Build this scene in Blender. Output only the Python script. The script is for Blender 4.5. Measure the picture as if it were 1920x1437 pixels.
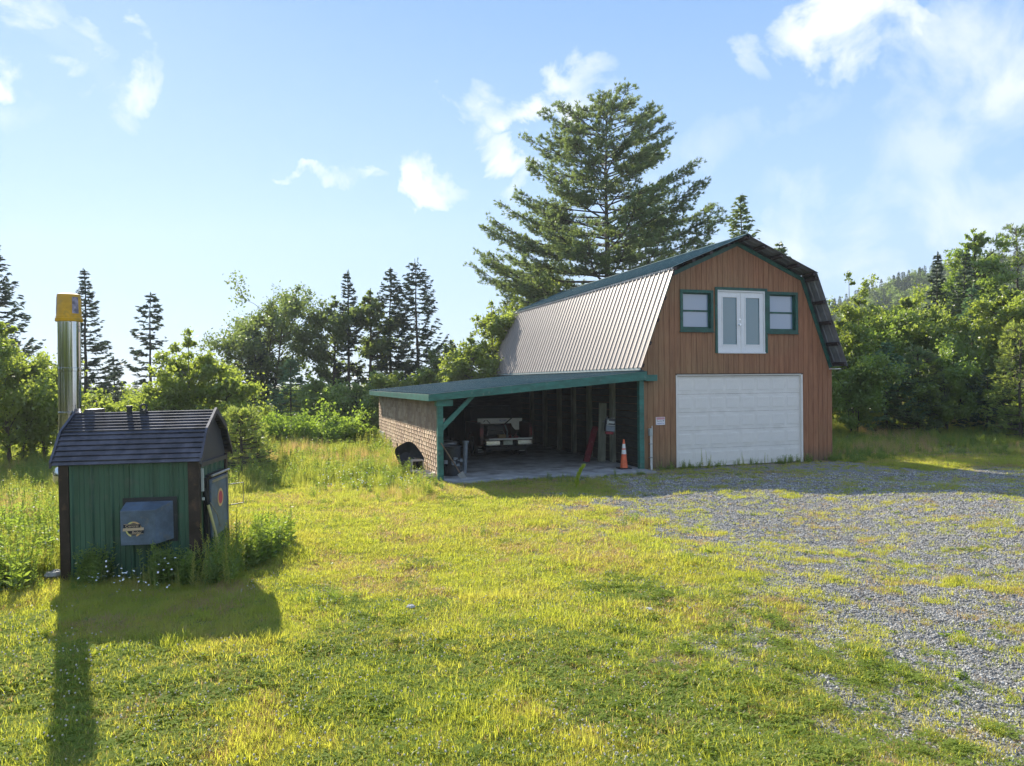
import bpy, math, random
import numpy as np
from mathutils import Vector, Matrix, Euler

R = math.radians
SC = bpy.context.scene
for o in list(bpy.data.objects):
    bpy.data.objects.remove(o)

# ------------------------------------------------------------------ camera
cam_d = bpy.data.cameras.new('camera')
cam = bpy.data.objects.new('camera', cam_d)
SC.collection.objects.link(cam)
cam_d.sensor_width = 36.0
cam_d.lens = 25.84
cam_d.clip_start = 0.1
cam_d.clip_end = 4000
cam.matrix_world = Matrix.Translation((0, 0, 2.8)) @ Matrix.Rotation(R(90 - 0.10), 4, 'X') @ Matrix.Rotation(R(-0.52), 4, 'Z')
SC.camera = cam

# ------------------------------------------------------------------ sun and sky
SUN = Vector((-0.515, 0.857, 0.605)).normalized()
SUN_EL = math.asin(SUN.z)
SUN_AZ = math.atan2(SUN.x, SUN.y)
sun_d = bpy.data.lights.new('sun', 'SUN')
sun_d.energy = 4.4
sun_d.angle = R(0.6)
sun_d.color = (1.0, 0.93, 0.80)
sun = bpy.data.objects.new('sun', sun_d)
SC.collection.objects.link(sun)
sun.rotation_euler = (-SUN).to_track_quat('-Z', 'Y').to_euler()
sun.location = SUN * 60

SC.view_settings.view_transform = 'Standard'
SC.view_settings.look = 'None'
SC.view_settings.gamma = 1.0
SC.view_settings.exposure = 1.12
SC.view_settings.use_curve_mapping = False
SC.cycles.use_denoising = True
SC.cycles.max_bounces = 8
SC.cycles.transparent_max_bounces = 8
SC.cycles.sample_clamp_indirect = 6.0
SKY_STRENGTH = 0.14

world = bpy.data.worlds.new('World')
SC.world = world
world.use_nodes = True
wt = world.node_tree
wt.nodes.clear()


def N(t, typ, **kw):
    n = t.nodes.new(typ)
    for k, v in kw.items():
        setattr(n, k, v)
    return n


def L(t, a, b):
    t.links.new(a, b)


def math_node(t, op, a, b=None, c=None, clamp=False):
    n = t.nodes.new('ShaderNodeMath')
    n.operation = op
    n.use_clamp = clamp
    for i, v in enumerate((a, b, c)):
        if v is None:
            continue
        if isinstance(v, (int, float)):
            n.inputs[i].default_value = v
        else:
            t.links.new(v, n.inputs[i])
    return n.outputs[0]


def mix_col(t, fac, a, b, mode='MIX'):
    n = t.nodes.new('ShaderNodeMix')
    n.data_type = 'RGBA'
    n.blend_type = mode
    for s, v in ((n.inputs[0], fac), (n.inputs[6], a), (n.inputs[7], b)):
        if isinstance(v, (int, float)):
            s.default_value = v
        elif isinstance(v, tuple):
            s.default_value = (*v[:3], 1)
        else:
            t.links.new(v, s)
    return n.outputs[2]


def ramp(t, fac, stops, interp='LINEAR'):
    n = t.nodes.new('ShaderNodeValToRGB')
    n.color_ramp.interpolation = interp
    el = n.color_ramp.elements
    while len(el) < len(stops):
        el.new(0.5)
    for e, (p, c) in zip(el, stops):
        e.position = p
        e.color = (*c[:3], 1) if isinstance(c, tuple) else (c, c, c, 1)
    t.links.new(fac, n.inputs[0])
    return n.outputs[0]


def build_world():
    t = wt
    sky = N(t, 'ShaderNodeTexSky', sky_type='NISHITA')
    sky.sun_disc = False
    sky.sun_elevation = SUN_EL
    sky.sun_rotation = SUN_AZ % (2 * math.pi)
    sky.altitude = 300
    sky.air_density = 1.0
    sky.dust_density = 0.35
    sky.ozone_density = 1.3
    tc = N(t, 'ShaderNodeTexCoord')
    nrm = N(t, 'ShaderNodeVectorMath', operation='NORMALIZE')
    L(t, tc.outputs['Generated'], nrm.inputs[0])
    d = nrm.outputs[0]
    sep = N(t, 'ShaderNodeSeparateXYZ')
    L(t, d, sep.inputs[0])
    # clouds: project the direction on a layer overhead, blobs at given places in the sky
    zc = math_node(t, 'MAXIMUM', sep.outputs[2], 0.04)
    px = math_node(t, 'DIVIDE', sep.outputs[0], math_node(t, 'ADD', zc, 0.25))
    py = math_node(t, 'DIVIDE', sep.outputs[1], math_node(t, 'ADD', zc, 0.25))
    cmb = N(t, 'ShaderNodeCombineXYZ')
    L(t, px, cmb.inputs[0]); L(t, py, cmb.inputs[1])
    nz = N(t, 'ShaderNodeTexNoise')
    nz.inputs['Scale'].default_value = 9.0
    nz.inputs['Detail'].default_value = 9
    nz.inputs['Roughness'].default_value = 0.56
    nz.inputs['Distortion'].default_value = 0.35
    L(t, d, nz.inputs['Vector'])
    nzs = N(t, 'ShaderNodeTexNoise')
    nzs.inputs['Scale'].default_value = 4.0
    nzs.inputs['Detail'].default_value = 3
    L(t, d, nzs.inputs['Vector'])
    # warp of direction for ragged cloud shapes
    off = N(t, 'ShaderNodeVectorMath', operation='SUBTRACT')
    L(t, nz.outputs['Color'], off.inputs[0]); off.inputs[1].default_value = (0.5, 0.5, 0.5)
    sc = N(t, 'ShaderNodeVectorMath', operation='SCALE')
    L(t, off.outputs[0], sc.inputs[0]); sc.inputs['Scale'].default_value = 0.22
    wd = N(t, 'ShaderNodeVectorMath', operation='ADD')
    L(t, d, wd.inputs[0]); L(t, sc.outputs[0], wd.inputs[1])

    def blob(px_, py_, rx, ry, rot=0.0, amp=1.0, soft=1.0):
        """a soft ellipse of cloud in the direction seen at that place; rx, ry in radians"""
        v = Vector(((px_ - 960) / 1378, 1, (716 - 0.009 * (px_ - 960) - py_) / 1378)).normalized()
        rgt = Vector((v.y, -v.x, 0)).normalized()
        up = rgt.cross(v).normalized()
        a = rgt * math.cos(rot) + up * math.sin(rot)
        b = -rgt * math.sin(rot) + up * math.cos(rot)
        s = N(t, 'ShaderNodeVectorMath', operation='SUBTRACT')
        L(t, wd.outputs[0], s.inputs[0]); s.inputs[1].default_value = v
        res = []
        for ax, r in ((a, rx), (b, ry), (v, 0.6)):
            dn = N(t, 'ShaderNodeVectorMath', operation='DOT_PRODUCT')
            L(t, s.outputs[0], dn.inputs[0]); dn.inputs[1].default_value = ax
            q = math_node(t, 'DIVIDE', dn.outputs['Value'], r)
            res.append(math_node(t, 'MULTIPLY', q, q))
        r2 = math_node(t, 'ADD', math_node(t, 'ADD', res[0], res[1]), res[2])
        return math_node(t, 'MULTIPLY', math_node(t, 'SUBTRACT', 1.0, r2, clamp=True), amp)

    blobs = [
        (50, 70, .10, .05, -.6, 1.2), (130, 110, .10, .035, -.7, 1.0), (235, 130, .03, .06, -.3, 1.2), (20, 20, .06, .06, 0, .8), (190, 175, .05, .02, .3, .5),
        (1000, 185, .13, .028, .15, .9), (930, 260, .085, .028, -.5, 1.0), (1100, 180, .05, .03, .3, .7), (990, 340, .05, .02, .5, .45),
        (615, 340, .07, .018, -.05, 1.3), (795, 320, .06, .03, -.35, 1.0), (790, 240, .04, .02, .5, .35),
        (1640, 50, .11, .03, -.15, .9), (1760, 90, .12, .03, -.4, .5), (1420, 75, .03, .03, 0, .45), (1900, 60, .1, .06, 0, .4),
        (1750, 420, .5, .09, .12, .5), (1500, 480, .3, .05, .1, .3), (1450, 230, .28, .05, .45, .28),
        (1850, 250, .25, .12, .1, .38),
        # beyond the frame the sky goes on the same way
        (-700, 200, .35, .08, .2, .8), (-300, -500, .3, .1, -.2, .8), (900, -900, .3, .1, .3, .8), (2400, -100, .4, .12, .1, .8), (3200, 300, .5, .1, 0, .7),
    ]
    acc = None
    for b in blobs:
        m = blob(*b[:4], rot=b[4], amp=b[5])
        acc = m if acc is None else math_node(t, 'MAXIMUM', acc, m)
    # extra unseen cloud behind the camera, added to brighten and whiten the shade
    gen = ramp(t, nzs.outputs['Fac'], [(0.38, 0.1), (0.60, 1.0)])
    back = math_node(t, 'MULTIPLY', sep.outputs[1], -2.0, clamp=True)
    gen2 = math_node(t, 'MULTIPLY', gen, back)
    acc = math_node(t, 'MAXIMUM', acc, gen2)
    tex = ramp(t, nz.outputs['Fac'], [(0.36, 0.12), (0.60, 1.0)])
    dens = math_node(t, 'MULTIPLY', acc, tex)
    dens = ramp(t, dens, [(0.09, 0.0), (0.34, 0.36), (0.74, 0.88)])
    # Nishita near the sun is glaring: ease it toward the measured blue of the picture
    el = math_node(t, 'MAXIMUM', sep.outputs[2], 0.0)
    grad = ramp(t, el, [(0.0, (.53, .68, .85)), (0.10, (.45, .63, .87)), (0.22, (.36, .57, .88)), (0.45, (.22, .42, .79)), (1.0, (.20, .34, .64))])
    gs = N(t, 'ShaderNodeVectorMath', operation='SCALE')
    L(t, grad, gs.inputs[0]); gs.inputs['Scale'].default_value = 0.545 / SKY_STRENGTH
    base = mix_col(t, 0.95, sky.outputs[0], gs.outputs[0])
    cl = N(t, 'ShaderNodeVectorMath', operation='SCALE')
    cl.inputs[0].default_value = (0.95, 0.98, 1.0); cl.inputs['Scale'].default_value = 0.56 / SKY_STRENGTH
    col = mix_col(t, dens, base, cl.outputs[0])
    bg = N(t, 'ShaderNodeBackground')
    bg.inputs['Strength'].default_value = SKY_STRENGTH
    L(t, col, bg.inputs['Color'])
    out = N(t, 'ShaderNodeOutputWorld')
    L(t, bg.outputs[0], out.inputs[0])


build_world()

# ------------------------------------------------------------------ materials
def new_mat(name):
    m = bpy.data.materials.new(name)
    m.use_nodes = True
    t = m.node_tree
    t.nodes.clear()
    out = N(t, 'ShaderNodeOutputMaterial')
    return m, t, out


def simple(name, col, rough=0.6, metal=0.0, var=0.12, scale=3.0, stretch=(1, 1, 1), bump=0.0, bscale=40.0, col2=None, spec=0.5, c2=(0.4, 0.65), wear=None):
    """a painted or raw surface: colour wanders between col and col2, fine bump"""
    m, t, out = new_mat(name)
    b = N(t, 'ShaderNodeBsdfPrincipled')
    tc = N(t, 'ShaderNodeTexCoord')
    mp = N(t, 'ShaderNodeMapping')
    mp.inputs['Scale'].default_value = stretch
    L(t, tc.outputs['Object'], mp.inputs['Vector'])
    nz = N(t, 'ShaderNodeTexNoise')
    nz.inputs['Scale'].default_value = scale
    nz.inputs['Detail'].default_value = 6
    nz.inputs['Roughness'].default_value = 0.62
    L(t, mp.outputs[0], nz.inputs['Vector'])
    if col2 is None:
        col2 = tuple(min(1, c * (1 + var * 2)) for c in col)
        col = tuple(c * (1 - var) for c in col)
    c = ramp(t, nz.outputs['Fac'], [(c2[0], col), (c2[1], col2)])
    if wear:
        n2 = N(t, 'ShaderNodeTexNoise')
        n2.inputs['Scale'].default_value = wear[1]
        n2.inputs['Detail'].default_value = 8
        L(t, tc.outputs['Object'], n2.inputs['Vector'])
        f = ramp(t, n2.outputs['Fac'], [(wear[2], 0.0), (wear[2] + .12, wear[3] if len(wear) > 3 else .8)])
        c = mix_col(t, f, c, wear[0])
    L(t, c, b.inputs['Base Color'])
    b.inputs['Metallic'].default_value = metal
    b.inputs['Specular IOR Level'].default_value = spec
    rr = ramp(t, nz.outputs['Fac'], [(0.3, max(0.02, rough - 0.06)), (0.7, min(1, rough + 0.08))])
    L(t, rr, b.inputs['Roughness'])
    if bump:
        n3 = N(t, 'ShaderNodeTexNoise')
        n3.inputs['Scale'].default_value = bscale
        n3.inputs['Detail'].default_value = 5
        L(t, mp.outputs[0], n3.inputs['Vector'])
        bp = N(t, 'ShaderNodeBump')
        bp.inputs['Strength'].default_value = bump
        bp.inputs['Distance'].default_value = 0.02
        L(t, n3.outputs['Fac'], bp.inputs['Height'])
        L(t, bp.outputs[0], b.inputs['Normal'])
    L(t, b.outputs[0], out.inputs[0])
    return m


def leaf_mat(name, c1, c2, tr=0.5, tcol=None, patch=None, gloss=0.06, rough=0.45, patch_scale=0.25, patch2=None):
    """thin leaves: diffuse + translucent, colour per leaf from the attribute 'var' or the instance"""
    m, t, out = new_mat(name)
    at = N(t, 'ShaderNodeAttribute', attribute_name='var')
    oi = N(t, 'ShaderNodeObjectInfo')
    geo = N(t, 'ShaderNodeNewGeometry')
    f = math_node(t, 'FRACT', math_node(t, 'ADD', at.outputs['Fac'], math_node(t, 'MULTIPLY', oi.outputs['Random'], 0.37)))
    c = mix_col(t, f, c1, c2)
    if patch:
        nz = N(t, 'ShaderNodeTexNoise')
        nz.inputs['Scale'].default_value = patch_scale
        nz.inputs['Detail'].default_value = 5
        nz.inputs['Roughness'].default_value = 0.65
        L(t, geo.outputs['Position'], nz.inputs['Vector'])
        pf = ramp(t, nz.outputs['Fac'], [(0.44, 0.0), (0.60, 0.85)])
        c = mix_col(t, pf, c, patch)
    if patch2:
        n2 = N(t, 'ShaderNodeTexNoise')
        n2.inputs['Scale'].default_value = patch_scale * 3.7
        n2.inputs['Detail'].default_value = 6
        n2.inputs['Roughness'].default_value = 0.7
        L(t, geo.outputs['Position'], n2.inputs['Vector'])
        c = mix_col(t, ramp(t, n2.outputs['Fac'], [(0.50, 0.0), (0.64, 0.85)]), c, patch2)
    df = N(t, 'ShaderNodeBsdfDiffuse')
    L(t, c, df.inputs['Color'])
    ts = N(t, 'ShaderNodeBsdfTranslucent')
    if tcol:
        c_t = mix_col(t, 0.6, c, tcol)
    else:
        c_t = c
    sc_ = N(t, 'ShaderNodeVectorMath', operation='MULTIPLY')
    L(t, c_t, sc_.inputs[0]); sc_.inputs[1].default_value = (2.1, 2.1, 1.3)
    L(t, sc_.outputs[0], ts.inputs['Color'])
    mx = N(t, 'ShaderNodeMixShader')
    mx.inputs[0].default_value = tr
    L(t, df.outputs[0], mx.inputs[1]); L(t, ts.outputs[0], mx.inputs[2])
    gl = N(t, 'ShaderNodeBsdfGlossy')
    gl.inputs['Roughness'].default_value = rough
    mx2 = N(t, 'ShaderNodeMixShader')
    mx2.inputs[0].default_value = gloss
    L(t, mx.outputs[0], mx2.inputs[1]); L(t, gl.outputs[0], mx2.inputs[2])
    L(t, mx2.outputs[0], out.inputs[0])
    return m


M = {}
# siding: reddish-brown stain over vertical grain
def siding_mat():
    m, t, out = new_mat('stained_siding')
    b = N(t, 'ShaderNodeBsdfPrincipled')
    tc = N(t, 'ShaderNodeTexCoord')
    oi = N(t, 'ShaderNodeObjectInfo')
    mp = N(t, 'ShaderNodeMapping'); mp.inputs['Scale'].default_value = (9, 9, .55)
    L(t, tc.outputs['Object'], mp.inputs['Vector'])
    ofs = N(t, 'ShaderNodeVectorMath', operation='ADD')
    rc = N(t, 'ShaderNodeCombineXYZ')
    L(t, math_node(t, 'MULTIPLY', oi.outputs['Random'], 40), rc.inputs[2])
    L(t, mp.outputs[0], ofs.inputs[0]); L(t, rc.outputs[0], ofs.inputs[1])
    g = N(t, 'ShaderNodeTexNoise'); g.inputs['Scale'].default_value = 2.2; g.inputs['Detail'].default_value = 9; g.inputs['Roughness'].default_value = .7
    L(t, ofs.outputs[0], g.inputs['Vector'])
    big = N(t, 'ShaderNodeTexNoise'); big.inputs['Scale'].default_value = .55; big.inputs['Detail'].default_value = 5
    L(t, tc.outputs['Object'], big.inputs['Vector'])
    c = ramp(t, g.outputs['Fac'], [(.28, (.18, .098, .050)), (.48, (.29, .165, .080)), (.72, (.38, .235, .120))])
    # redder towards the right-hand end of the wall and in patches
    sx = N(t, 'ShaderNodeSeparateXYZ'); L(t, tc.outputs['Object'], sx.inputs[0])
    fx = math_node(t, 'MULTIPLY', math_node(t, 'ADD', math_node(t, 'MULTIPLY', sx.outputs[0], .05), math_node(t, 'SUBTRACT', big.outputs['Fac'], .42)), 2.4, clamp=True)
    c = mix_col(t, fx, c, mix_col(t, 1.0, c, (1.12, .84, .84), 'MULTIPLY'))
    br = math_node(t, 'ADD', .90, math_node(t, 'MULTIPLY', oi.outputs['Random'], .16))
    c2 = N(t, 'ShaderNodeVectorMath', operation='SCALE'); L(t, c, c2.inputs[0]); L(t, br, c2.inputs['Scale'])
    # splash and algae near the ground
    sp = math_node(t, 'MULTIPLY', math_node(t, 'SUBTRACT', .55, math_node(t, 'ADD', sx.outputs[2], math_node(t, 'MULTIPLY', math_node(t, 'SUBTRACT', g.outputs['Fac'], .5), .8))), 1.4, clamp=True)
    c3 = mix_col(t, sp, c2.outputs[0], (.12, .10, .06))
    # pale specks and knots
    sk = N(t, 'ShaderNodeTexNoise'); sk.inputs['Scale'].default_value = 14; sk.inputs['Detail'].default_value = 3
    L(t, tc.outputs['Object'], sk.inputs['Vector'])
    c3 = mix_col(t, ramp(t, sk.outputs['Fac'], [(.68, 0.), (.76, .35)]), c3, (.42, .27, .17))
    L(t, c3, b.inputs['Base Color'])
    b.inputs['Roughness'].default_value = .75
    bp = N(t, 'ShaderNodeBump'); bp.inputs['Strength'].default_value = .5; bp.inputs['Distance'].default_value = .01
    L(t, g.outputs['Fac'], bp.inputs['Height']); L(t, bp.outputs[0], b.inputs['Normal'])
    L(t, b.outputs[0], out.inputs[0])
    return m


M['siding'] = siding_mat()
M['green'] = simple('dark_green_paint', (.014, .085, .062), .5, var=.2, scale=4, bump=.25, bscale=30, wear=((.10, .16, .14), 9, .62, .5))
M['green_beam'] = simple('teal_green_paint', (.028, .145, .115), .5, var=.2, scale=2.5, stretch=(1, 1, 3), bump=.25, bscale=30, wear=((.14, .22, .19), 7, .60, .6))
M['green_roof'] = simple('green_roof_metal', (.028, .088, .092), .42, metal=.25, var=.2, scale=1.2, wear=((.12, .18, .19), 5, .55, .5))
M['pale_roof'] = simple('pale_roof_metal', (.285, .238, .212), .52, metal=.15, var=.06, scale=1.5, wear=((.30, .25, .23), 3, .58, .4))
M['dark_roof'] = simple('charcoal_roof_metal', (.24, .26, .29), .45, metal=.3, var=.15, scale=2)
M['purlin'] = simple('dark_purlin_wood', (.035, .025, .025), .8, var=.3, bump=.2)
M['white_paint'] = simple('white_door_paint', (.82, .785, .735), .42, var=.03, scale=1.5, wear=((.70, .665, .61), 1.6, .50, .5))
M['french'] = simple('french_door_white', (.80, .80, .80), .4, var=.02)
M['concrete'] = simple('slab_concrete', (.33, .34, .34), .85, var=.18, scale=2, bump=.5, bscale=25, wear=((.15, .15, .14), 1.3, .5, .7))
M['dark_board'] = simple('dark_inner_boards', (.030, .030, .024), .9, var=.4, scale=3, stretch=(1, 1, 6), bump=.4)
M['post_wood'] = simple('grey_post_wood', (.21, .22, .17), .9, var=.25, scale=8, stretch=(1, 1, .15), bump=.5)
M['dark_green_metal'] = simple('green_wall_metal', (.050, .118, .076), .42, metal=.1, var=.12, scale=2, stretch=(3, 3, .4), bump=.08, wear=((.085, .13, .10), 6, .55, .6))
M['brown_trim'] = simple('brown_trim_metal', (.035, .022, .018), .5, metal=.1, var=.3, scale=5, wear=((.11, .065, .04), 8, .58, .7))
M['shed_roof'] = simple('black_shed_roof', (.085, .088, .11), .38, metal=.6, var=.25, scale=4)
M['shed_gable'] = simple('gable_dark_metal', (.055, .06, .075), .45, metal=.2, var=.1)
M['box_grey'] = simple('blower_cover_grey', (.10, .14, .195), .5, metal=.1, var=.18, scale=5, wear=((.16, .17, .17), 9, .56, .6))
M['steel'] = simple('stainless_steel', (.62, .62, .60), .10, metal=1.0, var=.06, scale=3, stretch=(1, 1, .1))
M['steel_dull'] = simple('dull_steel', (.35, .35, .36), .4, metal=.8, var=.15)
M['chrome'] = simple('chrome_bumper', (.85, .87, .9), .18, metal=.9, var=.03)
M['bucket'] = simple('yellow_bucket_plastic', (.62, .34, .012), .45, var=.1, scale=4, wear=((.36, .24, .05), 7, .56, .6))
M['bucket_label'] = simple('bucket_label', (.25, .22, .28), .5, var=.4, scale=14)
M['black'] = simple('black_rubber', (.012, .012, .014), .6, var=.2)
M['black_plastic'] = simple('black_plastic', (.02, .024, .03), .4, var=.2, wear=((.10, .10, .11), 9, .6, .6))
M['grey_plastic'] = simple('grey_plastic', (.17, .20, .23), .5, var=.15)
M['white_plastic'] = simple('white_plastic', (.75, .75, .72), .45, var=.05)
M['red_paint'] = simple('dark_red_paint', (.075, .009, .009), .35, var=.2, spec=.6)
M['red_sled'] = simple('red_plastic', (.19, .02, .028), .35, var=.25, scale=6, wear=((.35, .15, .15), 12, .58, .7))
M['orange'] = simple('orange_cone_plastic', (.75, .14, .05), .5, var=.12, scale=6, wear=((.4, .12, .06), 8, .6, .6))
M['cone_white'] = simple('cone_reflective_band', (.78, .78, .76), .5, var=.05)
M['cardboard'] = simple('cardboard', (.38, .28, .15), .8, var=.1)
M['yellow_wood'] = simple('yellow_handle', (.55, .50, .22), .55, var=.15)
M['brown_wood'] = simple('weathered_handle', (.16, .11, .07), .8, var=.25)
M['pale_wood'] = simple('pale_lumber', (.50, .44, .36), .8, var=.2, scale=8, stretch=(1, 6, 6))
M['foundation'] = simple('foundation_concrete', (.42, .42, .42), .9, var=.2, bump=.4)
M['sign_white'] = simple('sign_white', (.80, .78, .80), .5, var=.02)
M['sign_red'] = simple('sign_red', (.55, .05, .10), .5, var=.02)
M['ink'] = simple('ink_black', (.02, .02, .03), .6, var=.02)
M['ink_blue'] = simple('ink_blue', (.03, .04, .30), .6, var=.02)
M['gold'] = simple('emblem_yellow', (.66, .62, .22), .5, var=.05)
M['gold2'] = simple('emblem_orange', (.68, .44, .20), .5, var=.05)
M['tan'] = simple('emblem_tan', (.58, .44, .30), .5, var=.05)
M['plate'] = simple('licence_plate', (.55, .60, .52), .5, var=.1, scale=20)
M['meter'] = simple('meter_grey', (.42, .46, .44), .5, var=.05)
M['stone'] = simple('gravel_stone', (.28, .29, .31), .8, var=.4, scale=2, bump=.3)
M['bark'] = simple('grey_bark', (.085, .070, .055), .9, var=.35, scale=5, stretch=(4, 4, 1), bump=.6, bscale=14)
M['bark_pale'] = simple('pale_bark', (.20, .18, .15), .85, var=.3, scale=4, stretch=(2, 2, 3), bump=.3)


def shingle_mat():
    m, t, out = new_mat('weathered_shingle')
    b = N(t, 'ShaderNodeBsdfPrincipled')
    at = N(t, 'ShaderNodeAttribute', attribute_name='var')
    tc = N(t, 'ShaderNodeTexCoord')
    nz = N(t, 'ShaderNodeTexNoise'); nz.inputs['Scale'].default_value = 1.1; nz.inputs['Detail'].default_value = 7
    L(t, tc.outputs['Object'], nz.inputs['Vector'])
    c = mix_col(t, at.outputs['Fac'], (.33, .21, .12), (.50, .37, .24))
    c = mix_col(t, ramp(t, nz.outputs['Fac'], [(.42, 0.), (.65, .6)]), c, (.24, .15, .10))
    L(t, c, b.inputs['Base Color'])
    b.inputs['Roughness'].default_value = .85
    L(t, b.outputs[0], out.inputs[0])
    return m


M['shingle'] = shingle_mat()


def glass_mat(name, col, rough=0.06):
    m, t, out = new_mat(name)
    b = N(t, 'ShaderNodeBsdfPrincipled')
    b.inputs['Base Color'].default_value = (*col, 1)
    b.inputs['Roughness'].default_value = rough
    b.inputs['Specular IOR Level'].default_value = 1.0
    b.inputs['Coat Weight'].default_value = 0.6
    b.inputs['Coat Roughness'].default_value = .02
    tc = N(t, 'ShaderNodeTexCoord')
    nz = N(t, 'ShaderNodeTexNoise'); nz.inputs['Scale'].default_value = 1.2; nz.inputs['Detail'].default_value = 2
    L(t, tc.outputs['Object'], nz.inputs['Vector'])
    bp = N(t, 'ShaderNodeBump'); bp.inputs['Strength'].default_value = .05; bp.inputs['Distance'].default_value = .05
    L(t, nz.outputs['Fac'], bp.inputs['Height']); L(t, bp.outputs[0], b.inputs['Normal'])
    L(t, b.outputs[0], out.inputs[0])
    return m


# reflected pale sky is painted into the base colour of the upper panes
M['glass_pale'] = glass_mat('window_glass_painted_sky', (.24, .32, .44))
M['glass_teal'] = glass_mat('door_glass_painted_reflection', (.10, .19, .23))  # teal reflection in the French doors painted as base colour

# foliage
M['lf_lawn'] = leaf_mat('lawn_blades', (.30, .31, .065), (.20, .245, .055), tr=.55, tcol=(.42, .42, .05), patch=(.36, .30, .11), gloss=.03, patch_scale=.5, patch2=(.20, .25, .055))
M['lf_clover'] = leaf_mat('clover_leaves', (.18, .24, .045), (.24, .29, .055), tr=.5, tcol=(.24, .32, .03), gloss=.015, rough=.7)
M['lf_meadow'] = leaf_mat('meadow_blades', (.24, .28, .06), (.16, .21, .05), tr=.55, tcol=(.36, .36, .07), patch=(.32, .30, .11), gloss=.04, patch_scale=.35)
M['lf_straw'] = leaf_mat('dry_grass', (.34, .23, .12), (.42, .30, .18), tr=.5, gloss=.05)
M['lf_weed'] = leaf_mat('weed_leaves', (.10, .16, .05), (.18, .24, .065), tr=.5, tcol=(.26, .33, .04), gloss=.05)
M['lf_mullein'] = leaf_mat('mullein_leaves', (.30, .36, .03), (.36, .40, .05), tr=.6, gloss=.04)
M['petal'] = simple('white_petal', (.80, .80, .78), .7, var=.03)
M['clover_head'] = simple('clover_head', (.50, .46, .36), .8, var=.15, scale=60)
M['lf_birch'] = leaf_mat('yellow_green_leaves', (.13, .18, .038), (.20, .235, .055), tr=.50, tcol=(.28, .33, .06), gloss=.06, patch=(.11, .16, .035), patch_scale=.5)
M['lf_bright'] = leaf_mat('bright_green_leaves', (.13, .20, .035), (.19, .25, .05), tr=.46, tcol=(.24, .33, .05), gloss=.05)
M['lf_maple'] = leaf_mat('dark_maple_leaves', (.065, .10, .04), (.13, .165, .05), tr=.45, tcol=(.17, .22, .05), gloss=.08)
M['lf_spruce'] = leaf_mat('spruce_needles', (.040, .065, .050), (.070, .10, .065), tr=.25, gloss=.06)
M['lf_fir'] = leaf_mat('fir_needles', (.045, .08, .048), (.085, .125, .06), tr=.25, gloss=.06)
M['lf_pine'] = leaf_mat('pine_needles', (.060, .105, .055), (.135, .185, .075), tr=.38, tcol=(.22, .27, .09), gloss=.08)
M['lf_yngpine'] = leaf_mat('young_pine_needles', (.15, .20, .07), (.22, .27, .085), tr=.45, tcol=(.30, .34, .07), gloss=.06)
M['lf_forest'] = leaf_mat('forest_leaves', (.12, .195, .06), (.21, .275, .075), tr=.45, tcol=(.22, .30, .04), gloss=.06, patch=(.18, .21, .05), patch_scale=.3)
M['lf_bluish'] = leaf_mat('bluish_fir_needles', (.095, .18, .105), (.16, .245, .13), tr=.38, gloss=.06)

# ------------------------------------------------------------------ mesh helpers
rng = np.random.default_rng(7)
rnd = random.Random(11)


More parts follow.
